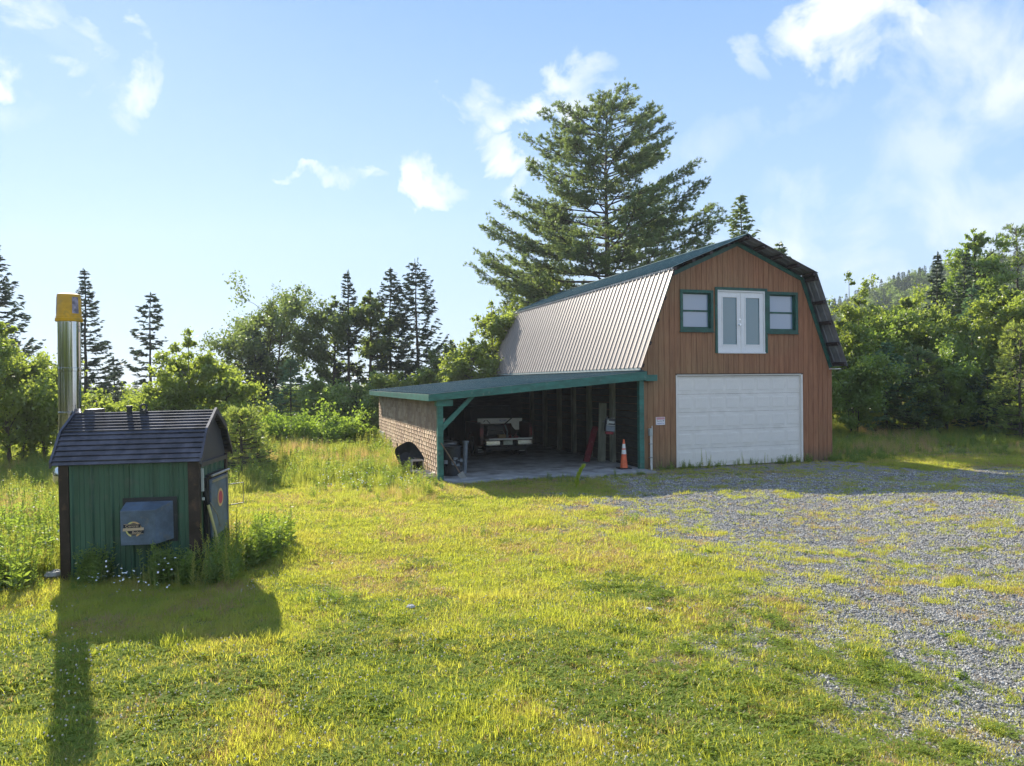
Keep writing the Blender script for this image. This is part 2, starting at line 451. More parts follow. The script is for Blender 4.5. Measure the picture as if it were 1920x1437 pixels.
class MB:
    """collects boxes, prisms and tubes of one mesh"""

    def __init__(s):
        s.v = []; s.f = []

    def add(s, vs, fs):
        o = len(s.v)
        s.v += [tuple(v) for v in vs]
        s.f += [tuple(i + o for i in f) for f in fs]
        return s

    def box(s, x0, x1, y0, y1, z0, z1):
        vs = [(x, y, z) for z in (z0, z1) for y in (y0, y1) for x in (x0, x1)]
        return s.add(vs, [(0, 2, 3, 1), (4, 5, 7, 6), (0, 1, 5, 4), (1, 3, 7, 5), (3, 2, 6, 7), (2, 0, 4, 6)])

    def hexa(s, c8):
        """eight corners: four of the near face anticlockwise, four of the far face"""
        return s.add(c8, [(0, 1, 2, 3), (7, 6, 5, 4), (0, 4, 5, 1), (1, 5, 6, 2), (2, 6, 7, 3), (3, 7, 4, 0)])

    def prism(s, pts, a, b):
        """polygon pts (3D at one end) extruded by vector b-a"""
        n = len(pts)
        d = Vector(b) - Vector(a)
        vs = [Vector(p) for p in pts] + [Vector(p) + d for p in pts]
        fs = [tuple(range(n))[::-1], tuple(range(n, 2 * n))]
        fs += [(i, (i + 1) % n, (i + 1) % n + n, i + n) for i in range(n)]
        return s.add(vs, fs)

    def tube(s, pts, rad, sides=8, cap=True):
        pts = [Vector(p) for p in pts]
        if not isinstance(rad, (list, tuple)):
            rad = [rad] * len(pts)
        rings = []
        vs = []
        for i, p in enumerate(pts):
            d = (pts[min(i + 1, len(pts) - 1)] - pts[max(i - 1, 0)]).normalized()
            a = d.orthogonal().normalized() if abs(d.z) > .9 else d.cross(Vector((0, 0, 1))).normalized()
            if abs(d.z) > .9:
                a = Vector((1, 0, 0)) - d * d.x
                a.normalize()
            b = d.cross(a)
            for k in range(sides):
                w = 2 * math.pi * k / sides
                vs.append(p + (a * math.cos(w) + b * math.sin(w)) * rad[i])
        fs = []
        for i in range(len(pts) - 1):
            for k in range(sides):
                k2 = (k + 1) % sides
                fs.append((i * sides + k, i * sides + k2, (i + 1) * sides + k2, (i + 1) * sides + k))
        if cap:
            fs.append(tuple(range(sides))[::-1])
            fs.append(tuple(range((len(pts) - 1) * sides, len(pts) * sides)))
        return s.add(vs, fs)

    def lathe(s, prof, c=(0, 0, 0), n=20):
        vs = []
        for r, z in prof:
            for k in range(n):
                w = 2 * math.pi * k / n
                vs.append((c[0] + r * math.cos(w), c[1] + r * math.sin(w), c[2] + z))
        fs = []
        for i in range(len(prof) - 1):
            for k in range(n):
                k2 = (k + 1) % n
                fs.append((i * n + k, i * n + k2, (i + 1) * n + k2, (i + 1) * n + k))
        fs.append(tuple(range(n))[::-1]); fs.append(tuple(range((len(prof) - 1) * n, len(prof) * n)))
        return s.add(vs, fs)

    def mesh(s, name, mat, smooth=False):
        me = bpy.data.meshes.new(name)
        me.from_pydata(s.v, [], s.f)
        me.materials.append(mat)
        if smooth:
            me.polygons.foreach_set('use_smooth', [True] * len(me.polygons))
        return me

    def build(s, name, mat, parent=None, smooth=False, bevel=0.0):
        o = bpy.data.objects.new(name, s.mesh(name, mat, smooth))
        SC.collection.objects.link(o)
        if parent:
            o.parent = parent
        if bevel:
            b = o.modifiers.new('bevel', 'BEVEL'); b.width = bevel; b.segments = 2; b.limit_method = 'ANGLE'
        if smooth:
            try:
                o.data.set_sharp_from_angle(angle=R(40))
            except Exception:
                pass
        return o


def tag(o, label=None, cat=None, group=None, kind=None):
    if label: o['label'] = label
    if cat: o['category'] = cat
    if group: o['group'] = group
    if kind: o['kind'] = kind
    return o


def empty(name, loc=(0, 0, 0), rz=0.0, label=None, cat=None, group=None):
    o = bpy.data.objects.new(name, None)
    o.empty_display_size = .3
    SC.collection.objects.link(o)
    o.location = loc
    o.rotation_euler = (0, 0, rz)
    return tag(o, label, cat, group)


def text(name, body, size, mat, parent, loc, rot=(R(90), 0, 0), align='CENTER', sx=1.0):
    c = bpy.data.curves.new(name, 'FONT')
    c.body = body; c.size = size; c.align_x = align; c.align_y = 'CENTER'; c.extrude = .0015
    c.materials.append(mat)
    tmp = bpy.data.objects.new('tmp', c)
    me = bpy.data.meshes.new_from_object(tmp)
    bpy.data.objects.remove(tmp)
    me.name = name
    if not me.materials: me.materials.append(mat)
    o = bpy.data.objects.new(name, me)
    SC.collection.objects.link(o)
    o.parent = parent; o.location = loc; o.rotation_euler = rot; o.scale = (sx, 1, 1)
    return o


def quad_mesh(name, V, Q, mat, var=None):
    """V (n,3), Q (m,4): fast mesh"""
    me = bpy.data.meshes.new(name)
    n, m = len(V), len(Q)
    me.vertices.add(n)
    me.vertices.foreach_set('co', np.asarray(V, np.float32).ravel())
    me.loops.add(m * 4)
    me.loops.foreach_set('vertex_index', np.asarray(Q, np.int32).ravel())
    me.polygons.add(m)
    me.polygons.foreach_set('loop_start', np.arange(0, m * 4, 4, dtype=np.int32))
    me.polygons.foreach_set('loop_total', np.full(m, 4, np.int32))
    me.update(calc_edges=True)
    if var is not None:
        a = me.attributes.new('var', 'FLOAT', 'POINT')
        a.data.foreach_set('value', np.asarray(var, np.float32))
    me.materials.append(mat)
    return me


def link(name, me, parent=None):
    o = bpy.data.objects.new(name, me)
    SC.collection.objects.link(o)
    if parent: o.parent = parent
    return o


def unit(a):
    return a / (np.linalg.norm(a, axis=-1, keepdims=True) + 1e-9)


def leaves(C, size, rg, A=None, aspect=.55, vary=.35, bias=None):
    """diamond quads at centres C; A long axis directions or random"""
    n = len(C)
    if A is None:
        A = rg.normal(size=(n, 3))
        if bias is not None:
            A = A + np.asarray(bias)
    A = unit(A)
    B = unit(np.cross(A, rg.normal(size=(n, 3))))
    s = (size if np.ndim(size) else np.full(n, size)) * (1 + vary * rg.uniform(-1, 1, n))
    a = A * (s * .5)[:, None]
    b = B * (s * .5 * aspect)[:, None]
    V = np.stack([C - a, C + b - a * .1, C + a, C - b - a * .1], 1).reshape(-1, 3)
    Q = np.arange(n * 4).reshape(-1, 4)
    return V, Q


class Tubes:
    """many tapering limbs in one quad mesh"""

    def __init__(s):
        s.V = []; s.Q = []; s.n = 0

    def add(s, P, r, sides=5):
        P = np.asarray(P, float); r = np.asarray(r, float)
        k = len(P)
        d = np.gradient(P, axis=0); d = unit(d)
        ref = np.where(np.abs(d[:, 2:3]) > .9, np.array([[1., 0, 0]]), np.array([[0, 0, 1.]]))
        a = unit(np.cross(d, ref)); b = np.cross(d, a)
        w = np.arange(sides) * 2 * np.pi / sides
        ring = P[:, None, :] + r[:, None, None] * (a[:, None, :] * np.cos(w)[None, :, None] + b[:, None, :] * np.sin(w)[None, :, None])
        s.V.append(ring.reshape(-1, 3))
        i = np.arange(k - 1)[:, None] * sides; j = np.arange(sides)[None, :]; j2 = (j + 1) % sides
        q = np.stack([i + j, i + j2, i + sides + j2, i + sides + j], -1).reshape(-1, 4) + s.n
        s.Q.append(q)
        s.n += k * sides

    def mesh(s, name, mat):
        return quad_mesh(name, np.concatenate(s.V), np.concatenate(s.Q), mat)


# value noise in numpy, for the lie of the land and what grows where
_perm = np.random.default_rng(3).uniform(0, 1, (256, 256))


def vnoise(x, y):
    xi = np.floor(x).astype(int); yi = np.floor(y).astype(int)
    fx = x - xi; fy = y - yi
    fx = fx * fx * (3 - 2 * fx); fy = fy * fy * (3 - 2 * fy)
    g = lambda a, b: _perm[a & 255, b & 255]
    return (g(xi, yi) * (1 - fx) + g(xi + 1, yi) * fx) * (1 - fy) + (g(xi, yi + 1) * (1 - fx) + g(xi + 1, yi + 1) * fx) * fy


def fbm(x, y, o=4):
    s = 0; a = .5; t = 0
    for i in range(o):
        s = s + a * vnoise(x * 2 ** i + 17 * i, y * 2 ** i + 31 * i); t += a; a *= .55
    return s / t


def sstep(a, b, x):
    t = np.clip((x - a) / (b - a), 0, 1)
    return t * t * (3 - 2 * t)


# barn frame: local x along the gable wall, local y back along the ridge
BC = np.array([4.103, 23.27]); BV = np.array([.9483, .3173]); BU = np.array([-.3173, .9483])


def barn_local(x, y):
    dx = x - BC[0]; dy = y - BC[1]
    return dx * BV[0] + dy * BV[1], dx * BU[0] + dy * BU[1]


def H(x, y):
    """height of the ground"""
    x = np.asarray(x, float); y = np.asarray(y, float)
    h = .42 * sstep(6.0, 10.0, x) * sstep(20.5, 15.5, y) * sstep(2, 9, y)
    t, s = barn_local(x, y)
    near = 1 - sstep(0, 1.2, np.maximum(np.maximum(-7.6 - t, t - 8), np.maximum(-1.6 - s, s - 15.5)))
    rough = (fbm(x * .35, y * .35) - .5) * .14 + (fbm(x * 1.7 + 9, y * 1.7) - .5) * .06
    rough = rough * sstep(2, 7, y) * (1 - near)
    far = sstep(30, 60, y) * sstep(8, 30, x) * 3.5
    lf = sstep(30, 60, y) * sstep(4, -5, x) * -1.6
    return h + rough + far + lf - .03 * near


def gravel_amt(x, y):
    x = np.asarray(x, float); y = np.asarray(y, float)
    edge = np.interp(y, [4, 6.2, 7.5, 9.2, 11.5, 14, 16.4, 18, 19.5, 21, 23], [1.1, 1.3, 1.5, 1.7, 1.6, 1.3, .9, 1.6, 1.4, .8, .6])
    n = (fbm(x * .9, y * .55 + 5) - .5)
    n2 = (fbm(x * 3.1 + 40, y * 2.2 + 5) - .5)
    g = sstep(-1.4, 3.4, x - edge + n * 3.2 + n2 * 2.6)
    # the drive ends at the rough grass right of the barn
    t, s = barn_local(x, y)
    g = g * sstep(.8, -.8, y + n * 1.5 - np.interp(x, [10.5, 12.5, 20], [26.5, 23.0, 21.8]))
    g = np.where((x < 9) & (y > 21), g * .8, g)
    return np.clip(g, 0, 1)


# ------------------------------------------------------------------ the ground
def axis(a0, a1, step, lo, hi, g=1.16):
    c = list(np.arange(a0, a1 + 1e-6, step))
    s = step
    while c[-1] < hi:
        s *= g; c.append(c[-1] + s)
    s = step
    while c[0] > lo:
        s *= g; c.insert(0, c[0] - s)
    return np.array(c)


def ground_mat():
    m, t, out = new_mat('ground_cover')
    b = N(t, 'ShaderNodeBsdfPrincipled')
    geo = N(t, 'ShaderNodeNewGeometry')
    at = N(t, 'ShaderNodeAttribute', attribute_name='gravel')
    P = geo.outputs['Position']

    def noise(sc_, det=6, rg_=.6):
        n = N(t, 'ShaderNodeTexNoise'); n.inputs['Scale'].default_value = sc_; n.inputs['Detail'].default_value = det; n.inputs['Roughness'].default_value = rg_
        L(t, P, n.inputs['Vector']); return n.outputs['Fac']
    # thatch and soil under the grass
    th = ramp(t, noise(14, 8, .75), [(.3, (.075, .068, .03)), (.5, (.17, .155, .06)), (.72, (.26, .225, .11))])
    th = mix_col(t, ramp(t, noise(.45, 5), [(.40, 0.), (.62, .8)]), th, ramp(t, noise(22, 6, .7), [(.35, (.10, .115, .022)), (.65, (.20, .21, .045))]))
    # gravel
    v = N(t, 'ShaderNodeTexVoronoi'); v.inputs['Scale'].default_value = 36; v.inputs['Randomness'].default_value = 1
    L(t, P, v.inputs['Vector'])
    sv = N(t, 'ShaderNodeSeparateColor'); L(t, v.outputs['Color'], sv.inputs[0])
    gcol = ramp(t, sv.outputs[0], [(0., (.18, .17, .155)), (.4, (.32, .31, .285)), (.75, (.42, .41, .385)), (1., (.50, .49, .47))])
    gcol = mix_col(t, ramp(t, v.outputs['Distance'], [(.30, 0.), (.75, .75)]), gcol, (.07, .07, .075))
    gcol = mix_col(t, ramp(t, noise(.6, 5), [(.35, 0.1), (.65, .65)]), gcol, (.30, .28, .25))
    c = mix_col(t, at.outputs['Fac'], th, gcol)
    L(t, c, b.inputs['Base Color'])
    b.inputs['Roughness'].default_value = .9
    b.inputs['Specular IOR Level'].default_value = .25
    bp = N(t, 'ShaderNodeBump'); bp.inputs['Strength'].default_value = 1.0; bp.inputs['Distance'].default_value = .025
    hh = math_node(t, 'SUBTRACT', math_node(t, 'MULTIPLY', noise(30, 6, .7), .6), math_node(t, 'MULTIPLY', v.outputs['Distance'], at.outputs['Fac']))
    L(t, hh, bp.inputs['Height']); L(t, bp.outputs[0], b.inputs['Normal'])
    L(t, b.outputs[0], out.inputs[0])
    return m


def build_ground():
    X = axis(-16, 22, .16, -900, 900); Y = axis(2, 30, .16, -150, 1500)
    gx, gy = np.meshgrid(X, Y)
    gz = H(gx, gy)
    V = np.stack([gx, gy, gz], -1).reshape(-1, 3)
    nx, ny = len(X), len(Y)
    i = np.arange(ny - 1)[:, None] * nx + np.arange(nx - 1)[None, :]
    Q = np.stack([i, i + 1, i + nx + 1, i + nx], -1).reshape(-1, 4)
    me = quad_mesh('ground', V, Q, ground_mat())
    a = me.attributes.new('gravel', 'FLOAT', 'POINT')
    a.data.foreach_set('value', gravel_amt(V[:, 0], V[:, 1]).astype(np.float32))
    me.polygons.foreach_set('use_smooth', np.ones(len(Q), bool))
    tag(link('ground', me), kind='structure')


build_ground()

# distant wooded hill at the right
def build_hill():
    m, t, out = new_mat('hill_forest_floor')
    b = N(t, 'ShaderNodeBsdfPrincipled'); b.inputs['Base Color'].default_value = (.045, .075, .035, 1); b.inputs['Roughness'].default_value = 1
    L(t, b.outputs[0], out.inputs[0])
    X = np.linspace(60, 460, 60); Y = np.linspace(150, 420, 40)
    gx, gy = np.meshgrid(X, Y)
    V = np.stack([gx, gy, hill_h(gx, gy)], -1).reshape(-1, 3)
    nx, ny = len(X), len(Y)
    i = np.arange(ny - 1)[:, None] * nx + np.arange(nx - 1)[None, :]
    Q = np.stack([i, i + 1, i + nx + 1, i + nx], -1).reshape(-1, 4)
    me = quad_mesh('hill', V, Q, m)
    tag(link('hill', me), kind='structure')


def hill_h(x, y):
    r = x / y
    # silhouette as seen from the drive: rises to the right
    e = np.interp(r, [.30, .42, .50, .56, .62, .72, .9, 1.2], [.02, .076, .106, .127, .140, .155, .17, .16])
    return e * 250 * sstep(150, 240, y) * (1 - .2 * sstep(260, 420, y)) * np.where(y < 250, 1, 1) + (fbm(x * .02, y * .02) - .5) * 3


build_hill()

# ------------------------------------------------------------------ the barn
BARN_RZ = math.atan2(BV[1], BV[0])
barn = empty('barn', (BC[0], BC[1], 0), BARN_RZ, 'brown gambrel-roofed barn with white garage door and French doors above', 'barn')

ROOF = [(-.34, 3.20), (.85, 6.33), (3.58, 7.50), (6.33, 6.36), (7.58, 3.24)]
SIDE = [(0.0, 3.62), (1.02, 6.24), (3.58, 7.37), (6.22, 6.27), (7.42, 3.22)]
OPEN = [(1.25, 6.13, -.2, 2.95), (2.78, 4.66, 3.70, 5.77), (1.47, 2.55, 4.46, 5.65), (4.81, 5.90, 4.44, 5.68)]


def side_top(t):
    return float(np.interp(t, [p[0] for p in SIDE], [p[1] for p in SIDE]))


def boards(s0=-.022, s1=0.0):
    n = 37
    w = 7.42 / n
    for k in range(n):
        a, b = k * w + .006, (k + 1) * w - .006
        cuts = sorted({a, b} | {v for o in OPEN for v in o[:2] if a < v < b} | {p[0] for p in SIDE if a < p[0] < b})
        groups = {}
        for c0, c1 in zip(cuts[:-1], cuts[1:]):
            if c1 - c0 < .004:
                continue
            mid = (c0 + c1) / 2
            ivs = [(-.12, None)]
            for o in OPEN:
                if o[0] < mid < o[1]:
                    new = []
                    for z0, z1 in ivs:
                        z1v = 99 if z1 is None else z1
                        if o[2] > z0: new.append((z0, o[2]))
                        if o[3] < z1v: new.append((max(z0, o[3]), z1))
                    ivs = new
            for z0, z1 in ivs:
                za = side_top(c0) if z1 is None else z1
                zb = side_top(c1) if z1 is None else z1
                groups.setdefault(z0, MB()).hexa([(c0, s0, z0), (c1, s0, z0), (c1, s0, zb), (c0, s0, za), (c0, s1, z0), (c1, s1, z0), (c1, s1, zb), (c0, s1, za)])
        for mb in groups.values():
            mb.build('board', M['siding'], barn)


boards()
# sheathing behind the boards, with the same openings left free
def strip(mb, c0, c1, z0, z1a, z1b, s0, s1):
    mb.hexa([(c0, s0, z0), (c1, s0, z0), (c1, s0, z1b), (c0, s0, z1a), (c0, s1, z0), (c1, s1, z0), (c1, s1, z1b), (c0, s1, z1a)])


mb = MB()
cuts = sorted({0.0, 7.42} | {v for o in OPEN for v in o[:2]} | {p[0] for p in SIDE})
for c0, c1 in zip(cuts[:-1], cuts[1:]):
    mid = (c0 + c1) / 2
    zs = [-.12]
    rects = sorted([o for o in OPEN if o[0] < mid < o[1]], key=lambda o: o[2])
    z = -.12
    for o in rects:
        if o[2] > z: strip(mb, c0, c1, z, o[2], o[2], .002, .12)
        z = max(z, o[3])
    strip(mb, c0, c1, z, side_top(c0), side_top(c1), .002, .12)
mb.build('gable_wall', M['siding'], barn)
# side and rear walls
mb = MB()
for k in range(15):
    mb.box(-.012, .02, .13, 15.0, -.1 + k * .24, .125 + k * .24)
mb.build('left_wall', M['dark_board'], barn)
MB().box(7.36, 7.42, .12, 15.0, -.1, 3.6).build('right_wall', M['siding'], barn)
mb = MB()
mb.prism([(0.02, 15, -.1), (7.36, 15, -.1), (7.36, 15, 3.3)] + [(p[0], 15, p[1]) for p in SIDE[::-1][1:]], (0, 0, 0), (0, .08, 0))
mb.build('rear_wall', M['siding'], barn)


def roof_sheet(p0, p1, s0, s1, ribs, mat, name, parent, rh=.028, side=-1, minor=True):
    """ribbed sheet, its ribs running up the slope from p0 to p1; side -1: the slope faces -t"""
    d = Vector((p1[0] - p0[0], 0, p1[1] - p0[1])).normalized()
    n = Vector((-d.z, 0, d.x))
    if n.z < 0: n = -n
    prof = []
    w = (s1 - s0) / ribs
    for k in range(ribs):
        a = s0 + k * w
        prof += [(a, 0), (a + w * .30, 0)]
        if minor: prof += [(a + w * .34, .006), (a + w * .38, 0)]
        prof += [(a + w * .68, 0), (a + w * .76, rh), (a + w * .86, rh), (a + w * .94, 0)]
    prof.append((s1, 0))
    m = len(prof)
    vs = []
    for e in (p0, p1):
        base = Vector((e[0], 0, e[1]))
        for off in (0, -.004):
            for s, h in prof:
                vs.append(base + Vector((0, s, 0)) + n * (h + off))
    fs = []
    for i in range(m - 1):
        fs.append((i, i + 1, 2 * m + i + 1, 2 * m + i))
        fs.append((m + i, 3 * m + i, 3 * m + i + 1, m + i + 1))
        fs.append((i, m + i, m + i + 1, i + 1))
        fs.append((2 * m + i, 2 * m + i + 1, 3 * m + i + 1, 3 * m + i))
    fs.append((0, 2 * m, 3 * m, m)); fs.append((m - 1, 2 * m - 1, 4 * m - 1, 3 * m - 1))
    mb_ = MB(); mb_.add(vs, fs)
    return mb_.build(name, mat, parent)


def sheet_row(p0, p1, mat, parent, s0=-.6, n=18, w=.9, ribs=3, name='roof_sheet', lift=0.0):
    first = None
    for k in range(n):
        if first is None:
            first = roof_sheet(p0, p1, s0, s0 + w - .004, ribs, mat, name, parent)
        else:
            o = first.copy(); SC.collection.objects.link(o); o.parent = parent
            o.location = (0, k * w, 0)


e0, b0, pk, b1, e1 = ROOF
sheet_row(e0, b0, M['pale_roof'], barn)
sheet_row((b0[0] - .05, b0[1] + .015), pk, M['green_roof'], barn)
sheet_row(e1, b1, M['dark_roof'], barn)
sheet_row((b1[0] + .05, b1[1] + .015), pk, M['dark_roof'], barn)
mb = MB()
mb.prism([(pk[0] - .16, -.62, pk[1] - .03), (pk[0], -.62, pk[1] + .045), (pk[0] + .16, -.62, pk[1] - .03), (pk[0], -.62, pk[1] + .03)], (0, 0, 0), (0, 16.24, 0))
mb.build('ridge_cap', M['green_roof'], barn)
# dark corrugated closure under the upper sheets at the left break
mb = MB()
for k in range(108):
    mb.box(b0[0] - .065, b0[0] - .045, -.6 + k * .15, -.6 + k * .15 + .1, b0[1] - .055, b0[1] + .0)
tag(mb.build('closure_strip', M['dark_roof'], barn), kind='stuff')
# purlins that carry the overhang
def purlins(p0, p1, fr, off=.01):
    d = Vector((p1[0] - p0[0], 0, p1[1] - p0[1]))
    ln = d.length; d.normalize()
    n = Vector((-d.z, 0, d.x))
    if n.z < 0: n = -n
    for f in fr:
        c = Vector((p0[0], 0, p0[1])) + d * ln * f - n * (off + .045)
        m_ = MB()
        q = [c - d * .055 - n * .045, c + d * .055 - n * .045, c + d * .055 + n * .04, c - d * .055 + n * .04]
        m_.prism([v + Vector((0, -.565, 0)) for v in q], (0, 0, 0), (0, .54, 0))
        m_.build('purlin', M['purlin'], barn)


purlins(e1, b1, (.03, .25, .48, .70, .95)); purlins(b1, pk, (.02, .26, .5, .74, .97))
purlins(e0, b0, (.03, .25, .48, .70, .95)); purlins(b0, pk, (.02, .26, .5, .74, .97))
# green rake boards on the siding edge
for (p, q) in zip(SIDE[:-1], SIDE[1:]):
    d = Vector((q[0] - p[0], 0, q[1] - p[1])).normalized(); n = Vector((d.z, 0, -d.x))
    a, b = Vector((p[0], -.05, p[1])), Vector((q[0], -.05, q[1]))
    MB().prism([a, b, b + n * .13, a + n * .13], (0, 0, 0), (0, .026, 0)).build('rake_board', M['green'], barn)
MB().box(7.30, 7.56, -.30, -.02, 3.13, 3.16).build('soffit_flashing', M['white_paint'], barn)
MB().box(-.34, -.30, -.5, 15.2, 3.12, 3.19).build('eave_flashing', M['meter'], barn)


def casing(t0, t1, z0, z1, w, mat, parent, s0=-.062, s1=-.024, name='casing', bottom=True):
    m_ = MB()
    m_.box(t0, t0 + w, s0, s1, z0, z1).box(t1 - w, t1, s0, s1, z0, z1).box(t0 + w, t1 - w, s0, s1, z1 - w, z1)
    if bottom: m_.box(t0 + w, t1 - w, s0, s1, z0, z0 + w)
    return m_.build(name, mat, parent, bevel=.004)


def window(t0, t1, z0, z1):
    w = casing(t0, t1, z0, z1, .10, M['green'], barn, name='window')
    a, b, c, d = t0 + .085, t1 - .085, z0 + .085, z1 - .085
    MB().box(a, a + .02, -.02, .11, c, d).box(b - .02, b, -.02, .11, c, d).box(a + .02, b - .02, -.02, .11, d - .02, d).box(a + .02, b - .02, -.02, .11, c, c + .02).build('jamb', M['green'], w)
    mid = (c + d) / 2
    s = MB()
    a2, b2, c2, d2 = a + .02, b - .02, c + .02, d - .02
    s.box(a2, a2 + .035, .05, .09, c2, d2).box(b2 - .035, b2, .05, .09, c2, d2).box(a2 + .035, b2 - .035, .05, .09, d2 - .03, d2).box(a2 + .035, b2 - .035, .05, .09, c2, c2 + .05)
    s.box(a2 + .035, b2 - .035, .045, .09, mid - .03, mid + .03)
    s.build('sash', M['green'], w)
    for z_0, z_1 in ((c2 + .05, mid - .03), (mid + .03, d2 - .03)):
        MB().box(a2 + .03, b2 - .03, .068, .078, z_0 - .004, z_1 + .004).build('pane', M['glass_pale'], w)
    MB().box(t0 - .02, t1 + .02, -.085, -.026, z0 - .03, z0 + .0).build('sill', M['green'], w)


window(1.39, 2.63, 4.38, 5.73)
window(4.73, 5.98, 4.36, 5.76)

fd = casing(2.70, 4.74, 3.68, 5.85, .09, M['green'], barn, name='french_doors', bottom=False)
MB().box(2.79, 2.83, -.04, .1, 3.71, 5.76).box(4.61, 4.65, -.04, .1, 3.71, 5.76).box(2.83, 4.61, -.04, .1, 5.71, 5.76).box(2.79, 4.65, -.07, .1, 3.67, 3.71).build('door_frame', M['french'], fd)
for i, (a, b) in enumerate(((2.832, 3.715), (3.725, 4.608))):
    m_ = MB()
    z0, z1 = 3.715, 5.705
    ga, gb, gc, gd = a + .17, b - .15, z0 + .24, z1 - .17
    m_.box(a, ga, .0, .045, z0, z1).box(gb, b, .0, .045, z0, z1).box(ga, gb, .0, .045, z0, gc).box(ga, gb, .0, .045, gd, z1)
    m_.box(ga - .03, ga + .012, -.012, -.001, gc - .03, gd + .03).box(gb - .012, gb + .03, -.012, -.001, gc - .03, gd + .03).box(ga + .012, gb - .012, -.012, -.001, gc - .03, gc + .012).box(ga + .012, gb - .012, -.012, -.001, gd - .012, gd + .03)
    m_.build('door_leaf', M['french'], fd, bevel=.003)
    MB().box(ga, gb, .018, .026, gc, gd).build('pane', M['glass_teal'], fd)
MB().box(3.712, 3.730, -.018, .0, 3.715, 5.705).build('astragal', M['french'], fd)
MB().tube([(3.66, -.06, 4.62), (3.66, .0, 4.62)], .03, 10).tube([(3.66, -.055, 4.62), (3.57, -.06, 4.62)], .012, 6).build('door_handle', M['chrome'], fd)
MB().tube([(3.66, -.03, 4.80), (3.66, .0, 4.80)], .028, 10).build('deadbolt', M['chrome'], fd)

# garage door: five sections, eight raised panels in each
gd_ = MB()
for k in range(5):
    z0 = -.02 + k * .59
    gd_.box(1.27, 6.11, .05, .09, z0 + .003, z0 + .587)
gdo = gd_.build('garage_door', M['white_paint'], barn)
proto = None
pw, ph = 4.84 / 8, .59
m_ = MB()
x0, x1, z0, z1 = .05, pw - .035, .09, ph - .08
m_.box(x0, x1, -.004, .0, z0, z1)
fr = .03
m_.add([(x0 + fr, -.0045, z0 + fr), (x1 - fr, -.0045, z0 + fr), (x1 - fr, -.0045, z1 - fr), (x0 + fr, -.0045, z1 - fr),
        (x0 + fr + .02, -.010, z0 + fr + .02), (x1 - fr - .02, -.010, z0 + fr + .02), (x1 - fr - .02, -.010, z1 - fr - .02), (x0 + fr + .02, -.010, z1 - fr - .02)],
       [(0, 1, 5, 4), (1, 2, 6, 5), (2, 3, 7, 6), (3, 0, 4, 7), (4, 5, 6, 7)])
pm = m_.mesh('raised_panel', M['white_paint'])
for r_ in range(5):
    for c_ in range(8):
        o = link('raised_panel', pm, gdo); o.location = (1.27 + c_ * pw, .049, -.02 + r_ * ph)
MB().box(1.22, 1.27, -.035, .09, -.1, 2.96).box(6.11, 6.17, -.035, .09, -.1, 2.96).box(1.27, 6.11, -.035, .09, 2.94, 2.985).build('garage_door_jamb', M['white_paint'], barn)
MB().box(1.2, 6.18, -.06, -.036, 2.985, 3.01).build('drip_edge', M['brown_trim'], barn)
MB().box(1.3, 6.08, -.05, .12, -.09, -.03).build('threshold', M['foundation'], barn)

# warning sign
sg = MB().box(.48, .80, -.045, -.026, 1.38, 1.63)
sg = sg.build('warning_sign', M['sign_white'], None); sg.location = (BC[0], BC[1], 0); sg.rotation_euler = (0, 0, BARN_RZ)
tag(sg, 'small white sign with red WARNING header on siding left of garage door', 'sign')
MB().box(.50, .78, -.048, -.045, 1.555, 1.615).build('header_band', M['sign_red'], sg)
text('lettering', 'WARNING', .055, M['sign_white'], sg, (.64, -.050, 1.585), sx=1.0)
text('lettering', 'Security', .058, M['ink'], sg, (.60, -.047, 1.505))
text('lettering', 'Cameras In Use', .045, M['ink_blue'], sg, (.64, -.047, 1.43), sx=.9)
MB().box(.715, .755, -.048, -.045, 1.495, 1.52).box(.755, .765, -.048, -.045, 1.505, 1.53).build('camera_symbol', M['ink'], sg)

# conduit with a small grey box
cd = empty('electric_conduit', (BC[0] + BV[0] * .26, BC[1] + BV[1] * .26, 0), BARN_RZ, 'white plastic conduit with small grey box standing against siding beside green post', 'conduit')
MB().tube([(0, -.11, -.1), (0, -.11, .06), (0, -.09, .14), (0, -.09, 1.06)], .026, 10).build('pipe', M['white_plastic'], cd, smooth=True)
MB().tube([(.07, -.05, -.1), (.07, -.05, 1.36)], .014, 6).build('thin_pipe', M['white_plastic'], cd, smooth=True)
MB().box(-.06, .045, -.14, -.03, 1.05, 1.28).build('junction_box', M['meter'], cd, bevel=.006)
for z in (.35, .78): MB().box(-.06, .05, -.13, -.06, z, z + .025).build('strap', M['steel_dull'], cd)

# ------------------------------------------------------------------ carport
cp = empty('carport', (BC[0], BC[1], 0), BARN_RZ, 'open-fronted lean-to carport with green beam and brown shingled side wall', 'carport')
m_ = MB(); m_.box(-6.5, -.04, -.95, 11.6, -.2, .035); m_.build('slab', M['concrete'], cp)
TL, TR = -6.945, -.03
ZL, ZR = 2.47, 3.10


def cz(t): return ZL + (t - TL) * (ZR - ZL) / (TR - TL)


# metal sheets run from the barn wall down to the eave
sheet_row((TL, ZL), (TR, ZR), M['green_roof'], cp, s0=-.42, n=14, w=.9, ribs=3)
# deck boards beneath
m_ = MB()
m_.prism([(TL + .04, -.38, ZL - .035), (TR, -.38, cz(TR) - .035), (TR, -.38, cz(TR) - .01), (TL + .04, -.38, ZL - .008)], (0, 0, 0), (0, 12.5, 0)).build('roof_deck', M['dark_board'], cp)
